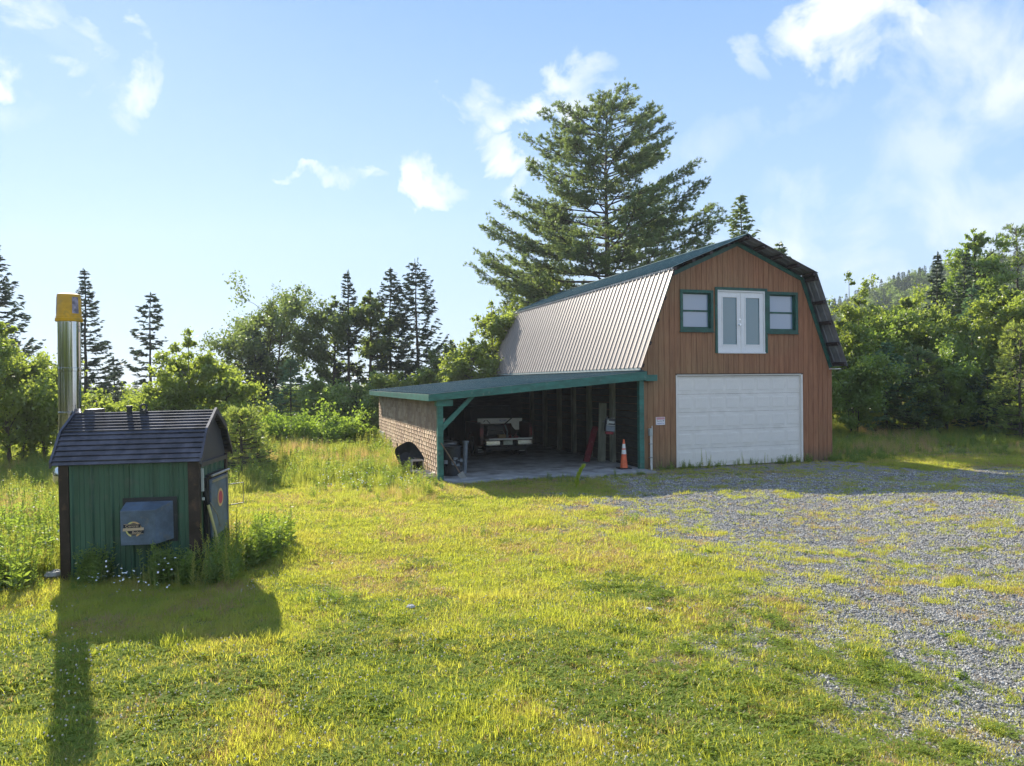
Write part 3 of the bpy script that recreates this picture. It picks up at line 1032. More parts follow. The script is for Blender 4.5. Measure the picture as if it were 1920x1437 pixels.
# front fascia (taller toward the barn) and eave fascia
m_ = MB()
zt0, zt1 = cz(TL) - .012, cz(TR) - .012
m_.hexa([(TL, -.42, zt0 - .19), (TR + .0, -.42, zt1 - .27), (TR, -.42, zt1), (TL, -.42, zt0), (TL, -.385, zt0 - .19), (TR, -.385, zt1 - .27), (TR, -.385, zt1), (TL, -.385, zt0)])
m_.build('front_fascia', M['green_beam'], cp, bevel=.004)
MB().box(TL - .0, TL + .035, -.383, 12.1, ZL - .20, ZL - .012).build('eave_fascia', M['green_beam'], cp, bevel=.004)
MB().box(-.02, .40, -.30, -.06, 2.78, 2.98).build('beam_end', M['green_beam'], cp, bevel=.006)
# posts
MB().box(-6.66, -6.50, -.30, -.13, -.15, cz(-6.6) - .20).build('corner_post', M['green_beam'], cp, bevel=.006)
MB().box(-.20, -.035, -.22, -.06, -.15, cz(-.1) - .26).build('corner_post', M['green_beam'], cp, bevel=.006)
MB().box(-6.70, -6.22, -.34, -.06, cz(-6.6) - .38, cz(-6.6) - .20).build('beam_end', M['green_beam'], cp, bevel=.006)
m_ = MB()
m_.prism([(-6.50, -.27, 1.42), (-6.50, -.27, 1.62), (-5.72, -.27, cz(-5.72) - .22), (-5.55, -.27, cz(-5.55) - .22)], (0, 0, 0), (0, .10, 0)).build('knee_brace', M['green_beam'], cp)
for k in range(10):
    s = .1 + k * 1.2
    m_ = MB(); m_.hexa([(-6.5, s, cz(-6.5) - .20), (-.05, s, cz(-.05) - .20), (-.05, s, cz(-.05) - .04), (-6.5, s, cz(-6.5) - .04), (-6.5, s + .05, cz(-6.5) - .20), (-.05, s + .05, cz(-.05) - .20), (-.05, s + .05, cz(-.05) - .04), (-6.5, s + .05, cz(-6.5) - .04)])
    m_.build('rafter', M['dark_board'], cp)
# posts along the barn wall
for s, w in ((1.9, .2), (3.8, .22), (5.24, .2), (6.7, .2), (8.3, .2), (9.9, .2)):
    MB().box(-.16, -.02, s - w / 2, s + w / 2, .03, 2.86).build('wall_post', M['post_wood'], cp)
# side wall carcass and shingles
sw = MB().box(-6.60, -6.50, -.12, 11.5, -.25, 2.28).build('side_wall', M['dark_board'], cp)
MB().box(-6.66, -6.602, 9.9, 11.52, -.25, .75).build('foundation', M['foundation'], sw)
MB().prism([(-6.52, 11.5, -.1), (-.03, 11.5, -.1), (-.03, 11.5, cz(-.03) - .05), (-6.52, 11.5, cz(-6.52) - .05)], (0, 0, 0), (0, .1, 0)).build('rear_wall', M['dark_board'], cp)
MB().box(-6.645, -6.60, -.14, -.115, -.1, 2.24).build('corner_board', M['pale_wood'], sw)
VV = []; QQ = []; AA = []
row = .125
nr = 18
for r_ in range(nr):
    z0 = -.02 + r_ * row
    s = -.11 - (r_ % 2) * .08
    while s < 11.5:
        w = rng.uniform(.16, .34)
        s0_, s1_ = max(s, -.11), min(s + w - .008, 11.5)
        s += w
        if s1_ - s0_ < .03 or (s1_ > 9.9 and z0 < .72): continue
        zj = z0 + rng.uniform(-.008, .008); lean = rng.uniform(.0, .012)
        zt = min(z0 + row + .03, 2.25)
        # thick at the butt, thin at the top
        c = [(-6.602, s0_, zj), (-6.602, s1_, zj), (-6.602, s1_, zt), (-6.602, s0_, zt), (-6.618 - lean * .5, s0_, zj), (-6.618 - lean * .5, s1_, zj), (-6.608, s1_, zt), (-6.608, s0_, zt)]
        o = len(VV); VV += c
        QQ += [(o + 4, o + 7, o + 6, o + 5), (o, o + 1, o + 5, o + 4), (o, o + 4, o + 7, o + 3), (o + 1, o + 2, o + 6, o + 5)]
        v_ = rng.uniform(0, 1); AA += [v_] * 8
tag(link('shingles', quad_mesh('shingles', np.array(VV), np.array(QQ), M['shingle'], np.array(AA)), sw), kind='stuff')


def bloc(t, s, z=0.0):
    p = BC + BV * t + BU * s
    return (float(p[0]), float(p[1]), z)


SLAB = .035
# ------------------------------------------------------------------ pickup truck in the carport
def at(px, dist):
    return (px - 960) / 1378 * dist


tr = empty('pickup_truck', (at(949, 26.6), 26.6, SLAB), BARN_RZ, 'dark red pickup truck with open bed and chrome bumper parked in the carport', 'pickup truck')
W2 = .97
m_ = MB()
# bed sides: outer skin with wheel arches, inner wall
for sx in (-1, 1):
    arch = [(1.35 + .48 * math.cos(a), .40 + .48 * math.sin(a)) for a in np.linspace(math.pi, 0, 9)]
    pts = [(0, .48), (0, 1.26), (2.15, 1.26), (2.15, .42), (1.83, .42)] + [(p[0], p[1]) for p in arch[::-1][1:]] + [(.2, .44)]
    a, b = (sx * W2, sx * (W2 - .10))
    m_.prism([(a, p[0], p[1]) for p in pts], (0, 0, 0), (b - a, 0, 0))
m_.box(-W2 + .1, W2 - .1, .05, 2.15, .62, .67).box(-W2 + .1, W2 - .1, 2.1, 2.15, .67, 1.26)
m_.build('bed', M['red_paint'], tr, bevel=.01)
cab = MB()
cab.prism([(-W2, 2.25, .45), (-W2, 4.1, .45), (-W2, 4.1, 1.15), (-W2, 3.95, 1.22), (-W2, 3.3, 1.80), (-W2, 2.45, 1.82), (-W2, 2.25, 1.30)], (0, 0, 0), (2 * W2, 0, 0))
cab.box(-W2, W2, 4.1, 5.1, .45, 1.12)
cab.build('cab', M['black_plastic'], tr, bevel=.03)
MB().box(-.72, .72, 2.22, 2.26, 1.34, 1.70).build('rear_window', M['black'], tr)
tw = MB().prism([(-.81, -.50, .765), (-.81, .0, .71), (-.81, .0, .655), (-.81, -.50, .705)], (0, 0, 0), (1.62, 0, 0)).build('tailgate', M['white_plastic'], tr, bevel=.008)
for sx in (-1, 1):
    MB().box(min(sx * .86, sx * .34), max(sx * .86, sx * .34), -.30, -.12, .505, .665).box(min(sx * .86, sx * .34), max(sx * .86, sx * .34), -.325, -.30, .50, .535).build('bumper_half', M['chrome'], tr, bevel=.012)
    MB().box(sx * W2 - (.005 if sx > 0 else -.005) - .045, sx * W2 + .045 - (.04 if sx > 0 else -.04), -.02, .02, .80, 1.12).build('tail_light', M['red_sled'], tr)
    fl = MB().box(sx * .80 - .17, sx * .80 + .17, .62, .64, .10, .50).build('mud_flap', M['black'], tr)
    MB().lathe([(0.001, 0), (.075, 0), (.075, .006), (0.001, .006)], n=16)
    e = MB(); e.add([(sx * .80 + .085 * math.cos(a), .612, .40 + .045 * math.sin(a)) for a in np.linspace(0, 2 * math.pi, 17)[:-1]], [tuple(range(16))]); e.build('oval_emblem', M['meter'], fl)
    MB().box(sx * .80 - .11, sx * .80 + .11, .611, .618, .265, .30).box(sx * .80 - .11, sx * .80 + .11, .611, .618, .19, .21).build('printed_band', M['meter'], fl)
    for yy in (1.35, 4.35):
        w_ = MB().tube([(sx * (W2 - .26), yy, .36), (sx * (W2 - .02), yy, .36)], .36, 22).build('wheel', M['black'], tr, smooth=True)
        MB().tube([(sx * (W2 - .02), yy, .36), (sx * (W2 - .005), yy, .36)], .2, 16).build('rim', M['steel_dull'], w_)
MB().box(-.17, .17, -.17, -.15, .50, .66).build('licence_plate', M['plate'], tr)
MB().box(-.33, .33, -.14, -.10, .46, .60).tube([(0, -.22, .44), (0, .4, .44)], .04, 8).build('hitch', M['black'], tr)
MB().box(-.75, .75, -.0, 1.8, .28, .44).build('chassis', M['black'], tr)
# load in the bed
lb = MB().prism([(-.98, 0, 1.30), (-.86, 0, 1.30), (-.86, 0, 1.24), (.30, 0, 1.24), (.36, 0, 1.10), (.46, 0, 1.0), (.60, 0, 1.0), (.60, 0, 1.30), (.72, 0, 1.32), (.72, 0, 1.42), (-.98, 0, 1.44)], (0, 0, 0), (0, .05, 0))
lb = lb.build('white_board', M['white_plastic']); lb.location = tr.location; lb.rotation_euler = (0, 0, BARN_RZ)
lb.location = Vector((tr.location.x, tr.location.y, SLAB)) + Vector((BU[0], BU[1], 0)) * .35
tag(lb, 'white plastic plow-shaped board with blue lettering lying across truck bed', 'board')
text('lettering', 'BLIZZARD', .10, M['ink_blue'], lb, (-.02, -.004, 1.345), sx=.6)
MB().prism([(.28, -.006, 1.43), (.34, -.006, 1.43), (.10, -.006, 1.235), (.02, -.006, 1.235)], (0, 0, 0), (0, .005, 0)).prism([(-.66, -.006, 1.38), (-.62, -.006, 1.38), (-.50, -.006, 1.25), (-.54, -.006, 1.25)], (0, 0, 0), (0, .005, 0)).prism([(-.68, -.006, 1.38), (-.72, -.006, 1.38), (-.78, -.006, 1.30), (-.75, -.006, 1.30)], (0, 0, 0), (0, .005, 0)).build('black_stripe', M['ink'], lb)


def place(o, t, s, z=0.0, rz=0.0):
    o.location = bloc(t, s, z); o.rotation_euler = (0, 0, BARN_RZ + rz)


def rel_truck(o, x, y, z):
    p = Vector((tr.location.x, tr.location.y, 0)) + Vector((BV[0], BV[1], 0)) * x + Vector((BU[0], BU[1], 0)) * y
    o.location = (p.x, p.y, z); o.rotation_euler = (0, 0, BARN_RZ)


gen = empty('engine_machine', label='black motor machine with pull handle standing in truck bed', cat='machine')
MB().box(-.38, .26, .0, .45, .10, .50).build('housing', M['black_plastic'], gen, bevel=.04)
MB().tube([(-.40, -.03, .10), (-.36, -.05, .30), (.20, -.05, .30), (.30, -.03, .12)], .015, 6).build('tube_frame', M['steel_dull'], gen)
MB().tube([(.30, .0, .5), (.38, -.06, .25), (.36, -.05, .05)], .03, 6).build('exhaust_hose', M['grey_plastic'], gen)
rel_truck(gen, -.22, .45, .72)
bx = MB().box(-.13, .13, 0, .2, 0, .17).build('cardboard_box', M['cardboard']); tag(bx, 'small brown cardboard box standing behind the lowered tailgate', 'box'); rel_truck(bx, -.12, .12, .71)
rj = MB().tube([(0, 0, 0), (0, 0, .11), (.03, 0, .16)], [.06, .06, .02], 8).build('red_bottle', M['red_sled']); tag(rj, 'small red bottle in truck bed right of the cardboard box', 'bottle'); rel_truck(rj, .18, .15, .71)
rj = MB().box(-.08, .08, -.05, .05, 0, .10).tube([(-.05, 0, .10), (0, 0, .16), (.05, 0, .10)], .012, 6).build('red_can', M['red_sled']); tag(rj, 'small dark red fuel can at right in truck bed', 'fuel can'); rel_truck(rj, .40, .16, .71)

# plastic sled, plank, cone and caddy near the right-hand side
sl = MB()
n_ = 14
vs = []
for i in range(n_ + 1):
    u = i / n_
    w = .105 * (1 - .25 * max(0, u - .8) / .2)
    curl = .18 * max(0, (u - .85) / .15) ** 2
    for x, y in ((-w, .0), (-w, -.07 - curl), (-w + .02, -.07 - curl), (-w + .02, -.015 - curl), (w - .02, -.015 - curl), (w - .02, -.07 - curl), (w, -.07 - curl), (w, 0 - curl * .5)):
        vs.append((x, y, u * 1.25))
fs = []
for i in range(n_):
    for k in range(8):
        k2 = (k + 1) % 8
        fs.append((i * 8 + k, i * 8 + k2, (i + 1) * 8 + k2, (i + 1) * 8 + k))
fs += [tuple(range(8)), tuple(range(n_ * 8, n_ * 8 + 8))[::-1]]
sl.add(vs, fs)
slo = sl.build('toboggan', M['red_sled'], None)
tag(slo, 'long narrow red plastic toboggan leaning against posts of the carport wall', 'toboggan')
slo.matrix_world = Matrix.Translation(bloc(-.92, 2.3, SLAB)) @ Matrix.Rotation(BARN_RZ, 4, 'Z') @ Matrix.Rotation(R(20), 4, 'Y') @ Matrix.Rotation(R(-8), 4, 'X')
pl = MB().box(-.14, .14, -.02, .02, 0, 2.0).build('plank', M['post_wood']); tag(pl, 'broad weathered plank leaning on wall left of the traffic cone', 'plank')
pl.matrix_world = Matrix.Translation(bloc(-.36, 1.75, SLAB)) @ Matrix.Rotation(BARN_RZ, 4, 'Z') @ Matrix.Rotation(R(3), 4, 'Y')
pl.matrix_world = Matrix.Translation(bloc(-.40, 2.15, SLAB)) @ Matrix.Rotation(BARN_RZ, 4, 'Z') @ Matrix.Rotation(R(2), 4, 'Y')

cone = empty('traffic_cone', bloc(-.62, .05, SLAB), BARN_RZ, 'orange traffic cone with two white bands beside right carport post', 'traffic cone')
MB().box(-.19, .19, -.19, .19, 0, .035).build('base', M['black'], cone, bevel=.012)
def conr(z): return .125 - (.125 - .028) * (z / .92)
MB().lathe([(conr(.035), .035), (conr(.46), .46)]).lathe([(conr(.60), .60), (conr(.64), .64)]).lathe([(conr(.78), .78), (conr(.92), .92)]).build('cone_body', M['orange'], cone, smooth=True)
MB().lathe([(conr(.46) + .002, .46), (conr(.60) + .002, .60)]).build('reflective_band', M['cone_white'], cone, smooth=True)
MB().lathe([(conr(.64) + .002, .64), (conr(.78) + .002, .78)]).build('reflective_band', M['cone_white'], cone, smooth=True)
jug = empty('fence_charger', bloc(-.85, .62, 1.15), BARN_RZ, 'grey and black boxy charger hung on post above the traffic cone', 'charger')
jug.rotation_euler = (0, R(7), BARN_RZ)
MB().box(-.17, .17, -.07, .05, .02, .44).build('casing', M['black_plastic'], jug, bevel=.02)
MB().box(-.15, .15, -.076, -.071, .04, .20).build('label_plate', M['grey_plastic'], jug)
MB().box(-.15, .15, -.076, -.071, .215, .24).box(-.08, .12, -.076, -.071, .29, .36).box(-.13, -.09, -.076, -.071, .26, .40).build('printed_lines', M['meter'], jug)
MB().box(-.13, .13, -.06, .04, -.06, .02).build('red_foot', M['red_sled'], jug)
for x in (-.12, .04, .13): MB().tube([(x, 0, .44), (x, 0, .50)], .012, 6).build('terminal', M['steel_dull'], jug)
MB().box(-.02, .02, .05, .5, .3, .34).build('bracket', M['steel_dull'], jug)

# bins and tools behind the left post
bin1 = empty('rubbish_bin', bloc(-6.08, .55, SLAB), BARN_RZ, 'black bin lined with crumpled plastic bag behind left carport post', 'bin')
MB().lathe([(.25, 0), (.30, .82), (.33, .84), (.33, .88), (.28, .88), (.26, .80)], n=18).build('bin_body', M['black_plastic'], bin1, smooth=True)
bg_ = MB()
for k in range(26):
    a = rng.uniform(0, 6.28); z = rng.uniform(.25, .7); r_ = .285 + z * .03
    w = rng.uniform(.02, .05)
    bg_.box(r_ * math.cos(a) - w, r_ * math.cos(a) + w, r_ * math.sin(a) - w, r_ * math.sin(a) + w, z - w, z + w * rng.uniform(.4, 1.5))
tag(bg_.build('plastic_bag', M['grey_plastic'], bin1), kind='stuff')
bin2 = empty('rubbish_bin', bloc(-6.0, 1.25, SLAB), BARN_RZ, 'ribbed grey metal bin standing behind the black bag-lined bin', 'bin')
MB().lathe([(.22, 0), (.24, .2), (.235, .22), (.25, .5), (.245, .52), (.26, .86), (.28, .88), (.28, .9)], n=20).build('bin_body', M['grey_plastic'], bin2, smooth=True)
MB().lathe([(.285, .90), (.285, .93), (.12, .98), (.001, .985)], n=20).build('lid', M['steel_dull'], bin2, smooth=True)
pp = MB().tube([(0, 0, 0), (0, 0, .95)], .07, 12).tube([(0, 0, .92), (0, 0, .98)], .10, 12).build('plastic_pipe', M['grey_plastic'], None, smooth=True)
pp.location = bloc(-5.58, .9, SLAB); tag(pp, 'pale grey upright pipe standing right of the dark bins', 'pipe')
pp.rotation_euler = (0, R(3), 0)
hd = empty('shovel', bloc(-5.92, -.35, .02), BARN_RZ, 'brown-handled shovel leaning against left carport post beside the bins', 'shovel')
hd.rotation_euler = (0, R(-32), BARN_RZ)
MB().tube([(0, 0, .2), (0, 0, 1.25)], .018, 7).build('handle', M['brown_wood'], hd)
MB().box(-.09, .09, -.01, .01, -.02, .22).build('blade', M['steel_dull'], hd, bevel=.004)
wb = MB().prism([(-.02, 0, 0), (.30, 0, .18), (.36, 0, .40), (.16, 0, .34), (.05, 0, .12)], (0, 0, 0), (0, .3, 0)).build('plastic_sheet', M['white_plastic'])
place(wb, -6.45, 1.2, 1.30); tag(wb, 'bent white plastic panel on hook under the knee brace', 'panel')
wb = MB().box(0, .28, 0, .25, 0, .12).box(.05, .22, -.004, 0, .045, .07).build('white_box', M['white_plastic'])
place(wb, -6.45, 1.5, .98); tag(wb, 'small white box on shelf right of the left post', 'box')
sh_ = MB().box(-6.49, -6.1, 1.3, 2.6, .93, .97).build('wall_shelf', M['dark_board'], cp)

# outside the shingled wall: wheelbarrow, crate and boards
wbx = empty('wheelbarrow', (-3.12, 22.3, float(H(-3.1, 22.3))), R(35), 'black wheelbarrow tipped up against the shingled side wall', 'wheelbarrow')
tub = MB()
rings = [(0.0, .20, .26), (.12, .34, .33), (.30, .38, .40), (.34, .40, .42)]
vs = []; fs = []
n_ = 20
for z, rx, ry in rings:
    for k in range(n_):
        a = 2 * math.pi * k / n_
        c_, s_ = math.cos(a), math.sin(a)
        vs.append((rx * (abs(c_) ** .6) * np.sign(c_), ry * (abs(s_) ** .6) * np.sign(s_) * 1.15, z))
for i in range(3):
    for k in range(n_):
        k2 = (k + 1) % n_; fs.append((i * n_ + k, i * n_ + k2, (i + 1) * n_ + k2, (i + 1) * n_ + k))
fs.append(tuple(range(n_)))
tub.add(vs, fs)
tb = tub.build('tub', M['black_plastic'], wbx, smooth=True)
tb.scale = (.92, .92, 1.0); tb.location = (0, .16, .46); tb.rotation_euler = (R(58), R(-24), 0)
for x in (-.2, .2):
    MB().tube([(x, .10, .02), (x * 1.1, .22, .45), (x * 1.3, .34, 1.0)], .017, 6).build('handle', M['brown_wood'], wbx)
wl = MB().tube([(-.04, .32, .28), (.04, .32, .28)], .19, 16).build('wheel', M['black'], wbx)
MB().tube([(.20, .0, .05), (.24, -.22, .52), (.02, -.26, .56)], .014, 6).build('leg', M['steel_dull'], wbx)
cr = empty('wooden_crate', (-2.82, 21.85, float(H(-2.8, 21.85)) + .12), BARN_RZ, 'open wooden crate on edge between wheelbarrow and stacked boards', 'crate')
for a in ((-.18, -.15, 0, .34, .0, .40), (.15, .18, 0, .34, 0, .40), (-.15, .15, 0, .34, .37, .40), (-.15, .15, 0, .34, 0, .03)):
    MB().box(*a).build('slat', M['pale_wood'], cr)
MB().box(-.15, .15, .30, .33, .03, .37).build('back', M['dark_board'], cr)
for i, (x, y, z, a, ln) in enumerate(((-2.62, 21.35, .08, .12, .62), (-2.50, 21.3, .15, -.1, .5), (-2.70, 21.42, .22, .25, .55), (-2.42, 21.1, .10, .4, .45))):
    b_ = MB().box(-ln / 2, ln / 2, -.12, .12, 0, .055).build('lumber_offcut', M['pale_wood'])
    b_.location = (x, y, z + float(H(x, y))); b_.rotation_euler = (R((-4, 5, 3, -3)[i]), R((3, -4, 5, 2)[i]), BARN_RZ + a)
    tag(b_, ('pale board at bottom of pile by shingled wall corner', 'short pale board lying nearest the left green post', 'pale board topmost in pile beside wooden crate', 'shortest pale board on grass in front of the pile')[i], 'board', 'offcut boards by the shingled wall')
for i, (x, y) in enumerate(((-2.35, 21.6), (-2.7, 21.9), (-2.1, 21.45))):
    pass

# ------------------------------------------------------------------ outdoor wood boiler in its metal shed
SH = empty('boiler_shed', (-6.42, 10.45, float(H(-5.5, 11)) - .02), R(5), 'green metal wood-boiler shed with black ribbed roof standing among weeds', 'shed')
SH.rotation_euler = (0, R(-.75), R(5))
ZW = 1.69


def ribbed_wall(x0, x1, z0, z1, n, mat, parent, name, y=0.0, axis_='x', minor=2, depth=.028, out=-1):
    """vertical ribbed cladding; axis_ 'x': along x facing -y; 'y': along y facing +x"""
    prof = []
    w = (x1 - x0) / n
    for k in range(n):
        a = x0 + k * w
        prof += [(a, 0), (a + w * .08, depth), (a + w * .16, depth), (a + w * .24, 0)]
        for j in range(minor):
            c = a + w * (.24 + .76 * (j + 1) / (minor + 1))
            prof += [(c - w * .03, 0), (c, depth * .3), (c + w * .03, 0)]
    prof.append((x1, 0))
    m = len(prof); vs = []
    for z in (z0, z1):
        for off in (0, -.006):
            for x, h in prof:
                d = (h + off)
                vs.append((x, y - d, z) if axis_ == 'x' else (y + d, x, z))
    fs = []
    for i in range(m - 1):
        fs += [(i, i + 1, 2 * m + i + 1, 2 * m + i), (m + i, 3 * m + i, 3 * m + i + 1, m + i + 1), (i, m + i, m + i + 1, i + 1), (2 * m + i, 2 * m + i + 1, 3 * m + i + 1, 3 * m + i)]
    mb_ = MB().add(vs, fs)
    return mb_.build(name, mat, parent)


MB().box(.02, 1.88, .02, 1.31, -.15, ZW - .02).build('inner_cabinet', M['dark_roof'], SH)
ribbed_wall(.12, .94, -.1, ZW, 3, M['dark_green_metal'], SH, 'wall_panel')
ribbed_wall(.945, 1.77, -.1, ZW, 3, M['dark_green_metal'], SH, 'wall_panel')
ribbed_wall(.05, 1.26, -.1, ZW - .04, 5, M['dark_green_metal'], SH, 'end_panel', y=1.892, axis_='y', minor=0)
MB().box(0, .125, -.028, .0, -.1, ZW).box(-.01, .0, -.028, 1.33, -.1, ZW).build('corner_trim', M['brown_trim'], SH, bevel=.003)
MB().box(1.765, 1.905, -.028, .0, -.1, ZW).box(1.905, 1.925, -.028, .05, -.1, ZW).build('corner_trim', M['brown_trim'], SH, bevel=.003)
MB().box(1.895, 1.93, 1.26, 1.34, -.1, ZW).box(0, 1.9, 1.31, 1.34, -.1, ZW).build('corner_trim', M['brown_trim'], SH, bevel=.003)
# roof: ribs run along the length
def shed_slope(p0, p1, n, name, h=.022):
    d = Vector((0, p1[0] - p0[0], p1[1] - p0[1])); ln = d.length; d.normalize()
    nn = Vector((0, -d.z, d.y))
    if nn.z < 0: nn = -nn
    prof = []
    w = ln / n
    for k in range(n):
        a = k * w
        prof += [(a, 0), (a + w * .58, 0), (a + w * .68, h), (a + w * .86, h), (a + w * .96, 0)]
    prof.append((ln, 0))
    m = len(prof); vs = []
    for x in (-.07, 1.97):
        for off in (0, -.012):
            for u, hh in prof:
                p = Vector((x, p0[0], p0[1])) + d * u + nn * (hh + off)
                vs.append(p)
    fs = []
    for i in range(m - 1):
        fs += [(i, i + 1, 2 * m + i + 1, 2 * m + i), (m + i, 3 * m + i, 3 * m + i + 1, m + i + 1), (i, m + i, m + i + 1, i + 1), (2 * m + i, 2 * m + i + 1, 3 * m + i + 1, 3 * m + i)]
    fs += [(0, 2 * m, 3 * m, m), (m - 1, 2 * m - 1, 4 * m - 1, 3 * m - 1)]
    MB().add(vs, fs).build(name, M['shed_roof'], SH)


RF = [(-.085, 1.70), (.20, 2.12), (.66, 2.40), (1.12, 2.12), (1.42, 1.70)]
shed_slope(RF[0], RF[1], 6, 'roof_panel'); shed_slope(RF[1], RF[2], 7, 'roof_panel')
shed_slope(RF[4], RF[3], 6, 'roof_panel'); shed_slope(RF[3], RF[2], 7, 'roof_panel')
MB().prism([(-.08, .645, 2.385), (-.08, .66, 2.412), (-.08, .72, 2.375), (-.08, .66, 2.38)], (0, 0, 0), (2.06, 0, 0)).build('ridge_cap', M['shed_roof'], SH)
for x in (-.105, 1.955):
    m_ = MB()
    for p, q in zip(RF[:-1], RF[1:]):
        a, b = Vector((x, p[0], p[1] - .04)), Vector((x, q[0], q[1] - .04))
        m_.prism([a, b, b + Vector((0, 0, .085)), a + Vector((0, 0, .085))], (0, 0, 0), (.035, 0, 0))
    m_.build('rake_trim', M['shed_roof'], SH)
MB().prism([(1.86, 0.0, 1.66), (1.86, 1.33, 1.66), (1.86, 1.08, 2.09), (1.86, .66, 2.36), (1.86, .24, 2.09)], (0, 0, 0), (.04, 0, 0)).build('gable_plate', M['shed_gable'], SH)
MB().prism([(.0, 0.0, 1.66), (.0, 1.33, 1.66), (.0, 1.08, 2.09), (.0, .66, 2.36), (.0, .24, 2.09)], (0, 0, 0), (.04, 0, 0)).build('gable_plate', M['shed_gable'], SH)
MB().box(1.90, 1.935, .05, 1.26, 1.60, 1.665).build('end_band', M['shed_gable'], SH)
MB().tube([(1.9, .10, 1.83), (1.915, .10, 1.83)], .045, 16).build('round_sticker', M['gold'], SH)
# blower cover
bb = MB()
bk = [(.90, 0, .60), (1.57, 0, .60), (1.57, 0, 1.15), (.90, 0, 1.15)]
ft = [(.935, -.30, .575), (1.40, -.30, .575), (1.40, -.30, 1.06), (.935, -.30, 1.06)]
bb.add(bk + ft, [(4, 5, 6, 7), (0, 4, 7, 3), (1, 2, 6, 5), (3, 7, 6, 2), (0, 1, 5, 4), (0, 3, 2, 1)])
bc = bb.build('blower_cover', M['box_grey'], SH, bevel=.006)
MB().box(.86, 1.61, -.03, -.022, .56, 1.20).build('backing_plate', M['black_plastic'], SH)
# emblem on the cover
EX, EZ, EY = 1.115, .80, -.306
def ringm(r0, r1, a0, a1, y, n=24):
    m_ = MB(); vs = []; fs = []
    for i in range(n + 1):
        a = a0 + (a1 - a0) * i / n
        vs += [(EX + r0 * math.cos(a), y, EZ + r0 * math.sin(a)), (EX + r1 * math.cos(a), y, EZ + r1 * math.sin(a))]
    for i in range(n): fs.append((2 * i, 2 * i + 1, 2 * i + 3, 2 * i + 2))
    m_.add(vs, fs); return m_
ringm(.088, .108, R(100), R(250), EY).build('emblem_ring', M['gold'], bc)
ringm(.088, .108, R(-70), R(100), EY).build('emblem_ring', M['gold2'], bc)
MB().add([(EX + .086 * math.cos(a), EY + .002, EZ + .086 * math.sin(a)) for a in np.linspace(0, 2 * math.pi, 25)[:-1]], [tuple(range(24))[::-1]]).build('emblem_disc', M['ink'], bc)
MB().box(EX - .135, EX + .095, EY - .004, EY - .001, EZ + .022, EZ + .072).box(EX - .06, EX + .135, EY - .004, EY - .001, EZ - .062, EZ - .020).build('emblem_box', M['ink'], bc)
MB().prism([(EX - .145, EY - .006, EZ - .022), (EX + .138, EY - .006, EZ - .014), (EX + .140, EY - .006, EZ + .022), (EX - .138, EY - .006, EZ + .018)], (0, 0, 0), (0, .002, 0)).build('emblem_band', M['tan'], bc)
MB().box(EX - .128, EX + .09, EY - .007, EY - .005, EZ + .071, EZ + .076).box(EX - .055, EX + .13, EY - .007, EY - .005, EZ - .067, EZ - .062).build('emblem_line', M['tan'], bc)
text('lettering', 'Central', .052, M['tan'], bc, (EX - .02, EY - .006, EZ + .045), sx=1.1)
text('lettering', 'Boiler', .048, M['tan'], bc, (EX + .045, EY - .006, EZ - .043), sx=1.1)
# fittings on the roof
MB().tube([(.72, .60, 2.32), (.72, .60, 2.50)], .038, 12).tube([(.72, .60, 2.47), (.72, .60, 2.505)], .046, 12).build('vent_pipe', M['black_plastic'], SH, smooth=True)
tor = MB(); vs = []; fs = []
for i in range(16):
    a = 2 * math.pi * i / 16
    for j in range(6):
        b = 2 * math.pi * j / 6
        r_ = .045 + .016 * math.cos(b)
        vs.append((.92 + r_ * math.cos(a), .62 + .016 * math.sin(b), 2.475 + r_ * math.sin(a)))
for i in range(16):
    for j in range(6):
        i2, j2 = (i + 1) % 16, (j + 1) % 6
        fs.append((i * 6 + j, i2 * 6 + j, i2 * 6 + j2, i * 6 + j2))
tor.add(vs, fs).box(.875, .965, .58, .66, 2.36, 2.435)
tor.build('lifting_eye', M['black_plastic'], SH)
# firing door on the end wall
dr = MB().box(1.905, 1.985, .30, 1.10, .52, 1.38).build('firing_door', M['shed_gable'], SH, bevel=.012)
dr.data.materials[0] = M['box_grey']
MB().box(1.905, 1.96, .20, .30, .45, 1.42).box(1.905, 1.95, .30, 1.14, 1.38, 1.46).build('door_surround', M['black'], SH)
e = MB(); e.add([(1.990, .72 + .14 * math.cos(a), 1.06 + .14 * math.sin(a)) for a in np.linspace(0, 2 * math.pi, 25)[:-1]], [tuple(range(24))]); e.build('round_badge', M['gold2'], dr)
e = MB(); e.add([(1.993, .72 + .10 * math.cos(a), 1.06 + .10 * math.sin(a)) for a in np.linspace(0, 2 * math.pi, 25)[:-1]], [tuple(range(24))]); e.build('badge_centre', M['sign_red'], dr)
MB().box(1.985, 2.0, .34, 1.06, 1.33, 1.37).box(1.985, 2.0, 1.07, 1.10, .40, 1.40).tube([(2.0, .30, 1.44), (2.0, 1.16, 1.44)], .018, 8).build('latch_bar', M['steel_dull'], SH)
MB().tube([(1.96, 1.12, 1.20), (2.22, 1.14, 1.22), (2.22, 1.14, .90), (1.96, 1.12, .86)], .010, 6).build('pull_handle', M['steel_dull'], SH)
MB().box(1.93, 1.96, .03, .07, 1.25, 1.58).box(1.935, 1.965, .035, .065, 1.12, 1.16).build('cable_cover', M['meter'], SH)
tk = empty('poker', (-4.53 + .12, 10.62, .0), R(5), 'yellow-handled poker with black grip leaning against right end of the boiler shed', 'poker')
MB().tube([(.12, .33, .10), (-.045, .15, 1.04)], .022, 8).build('shaft', M['yellow_wood'], tk)
MB().tube([(-.045, .15, 1.04), (-.085, .115, 1.28)], .026, 8).build('grip', M['black'], tk)
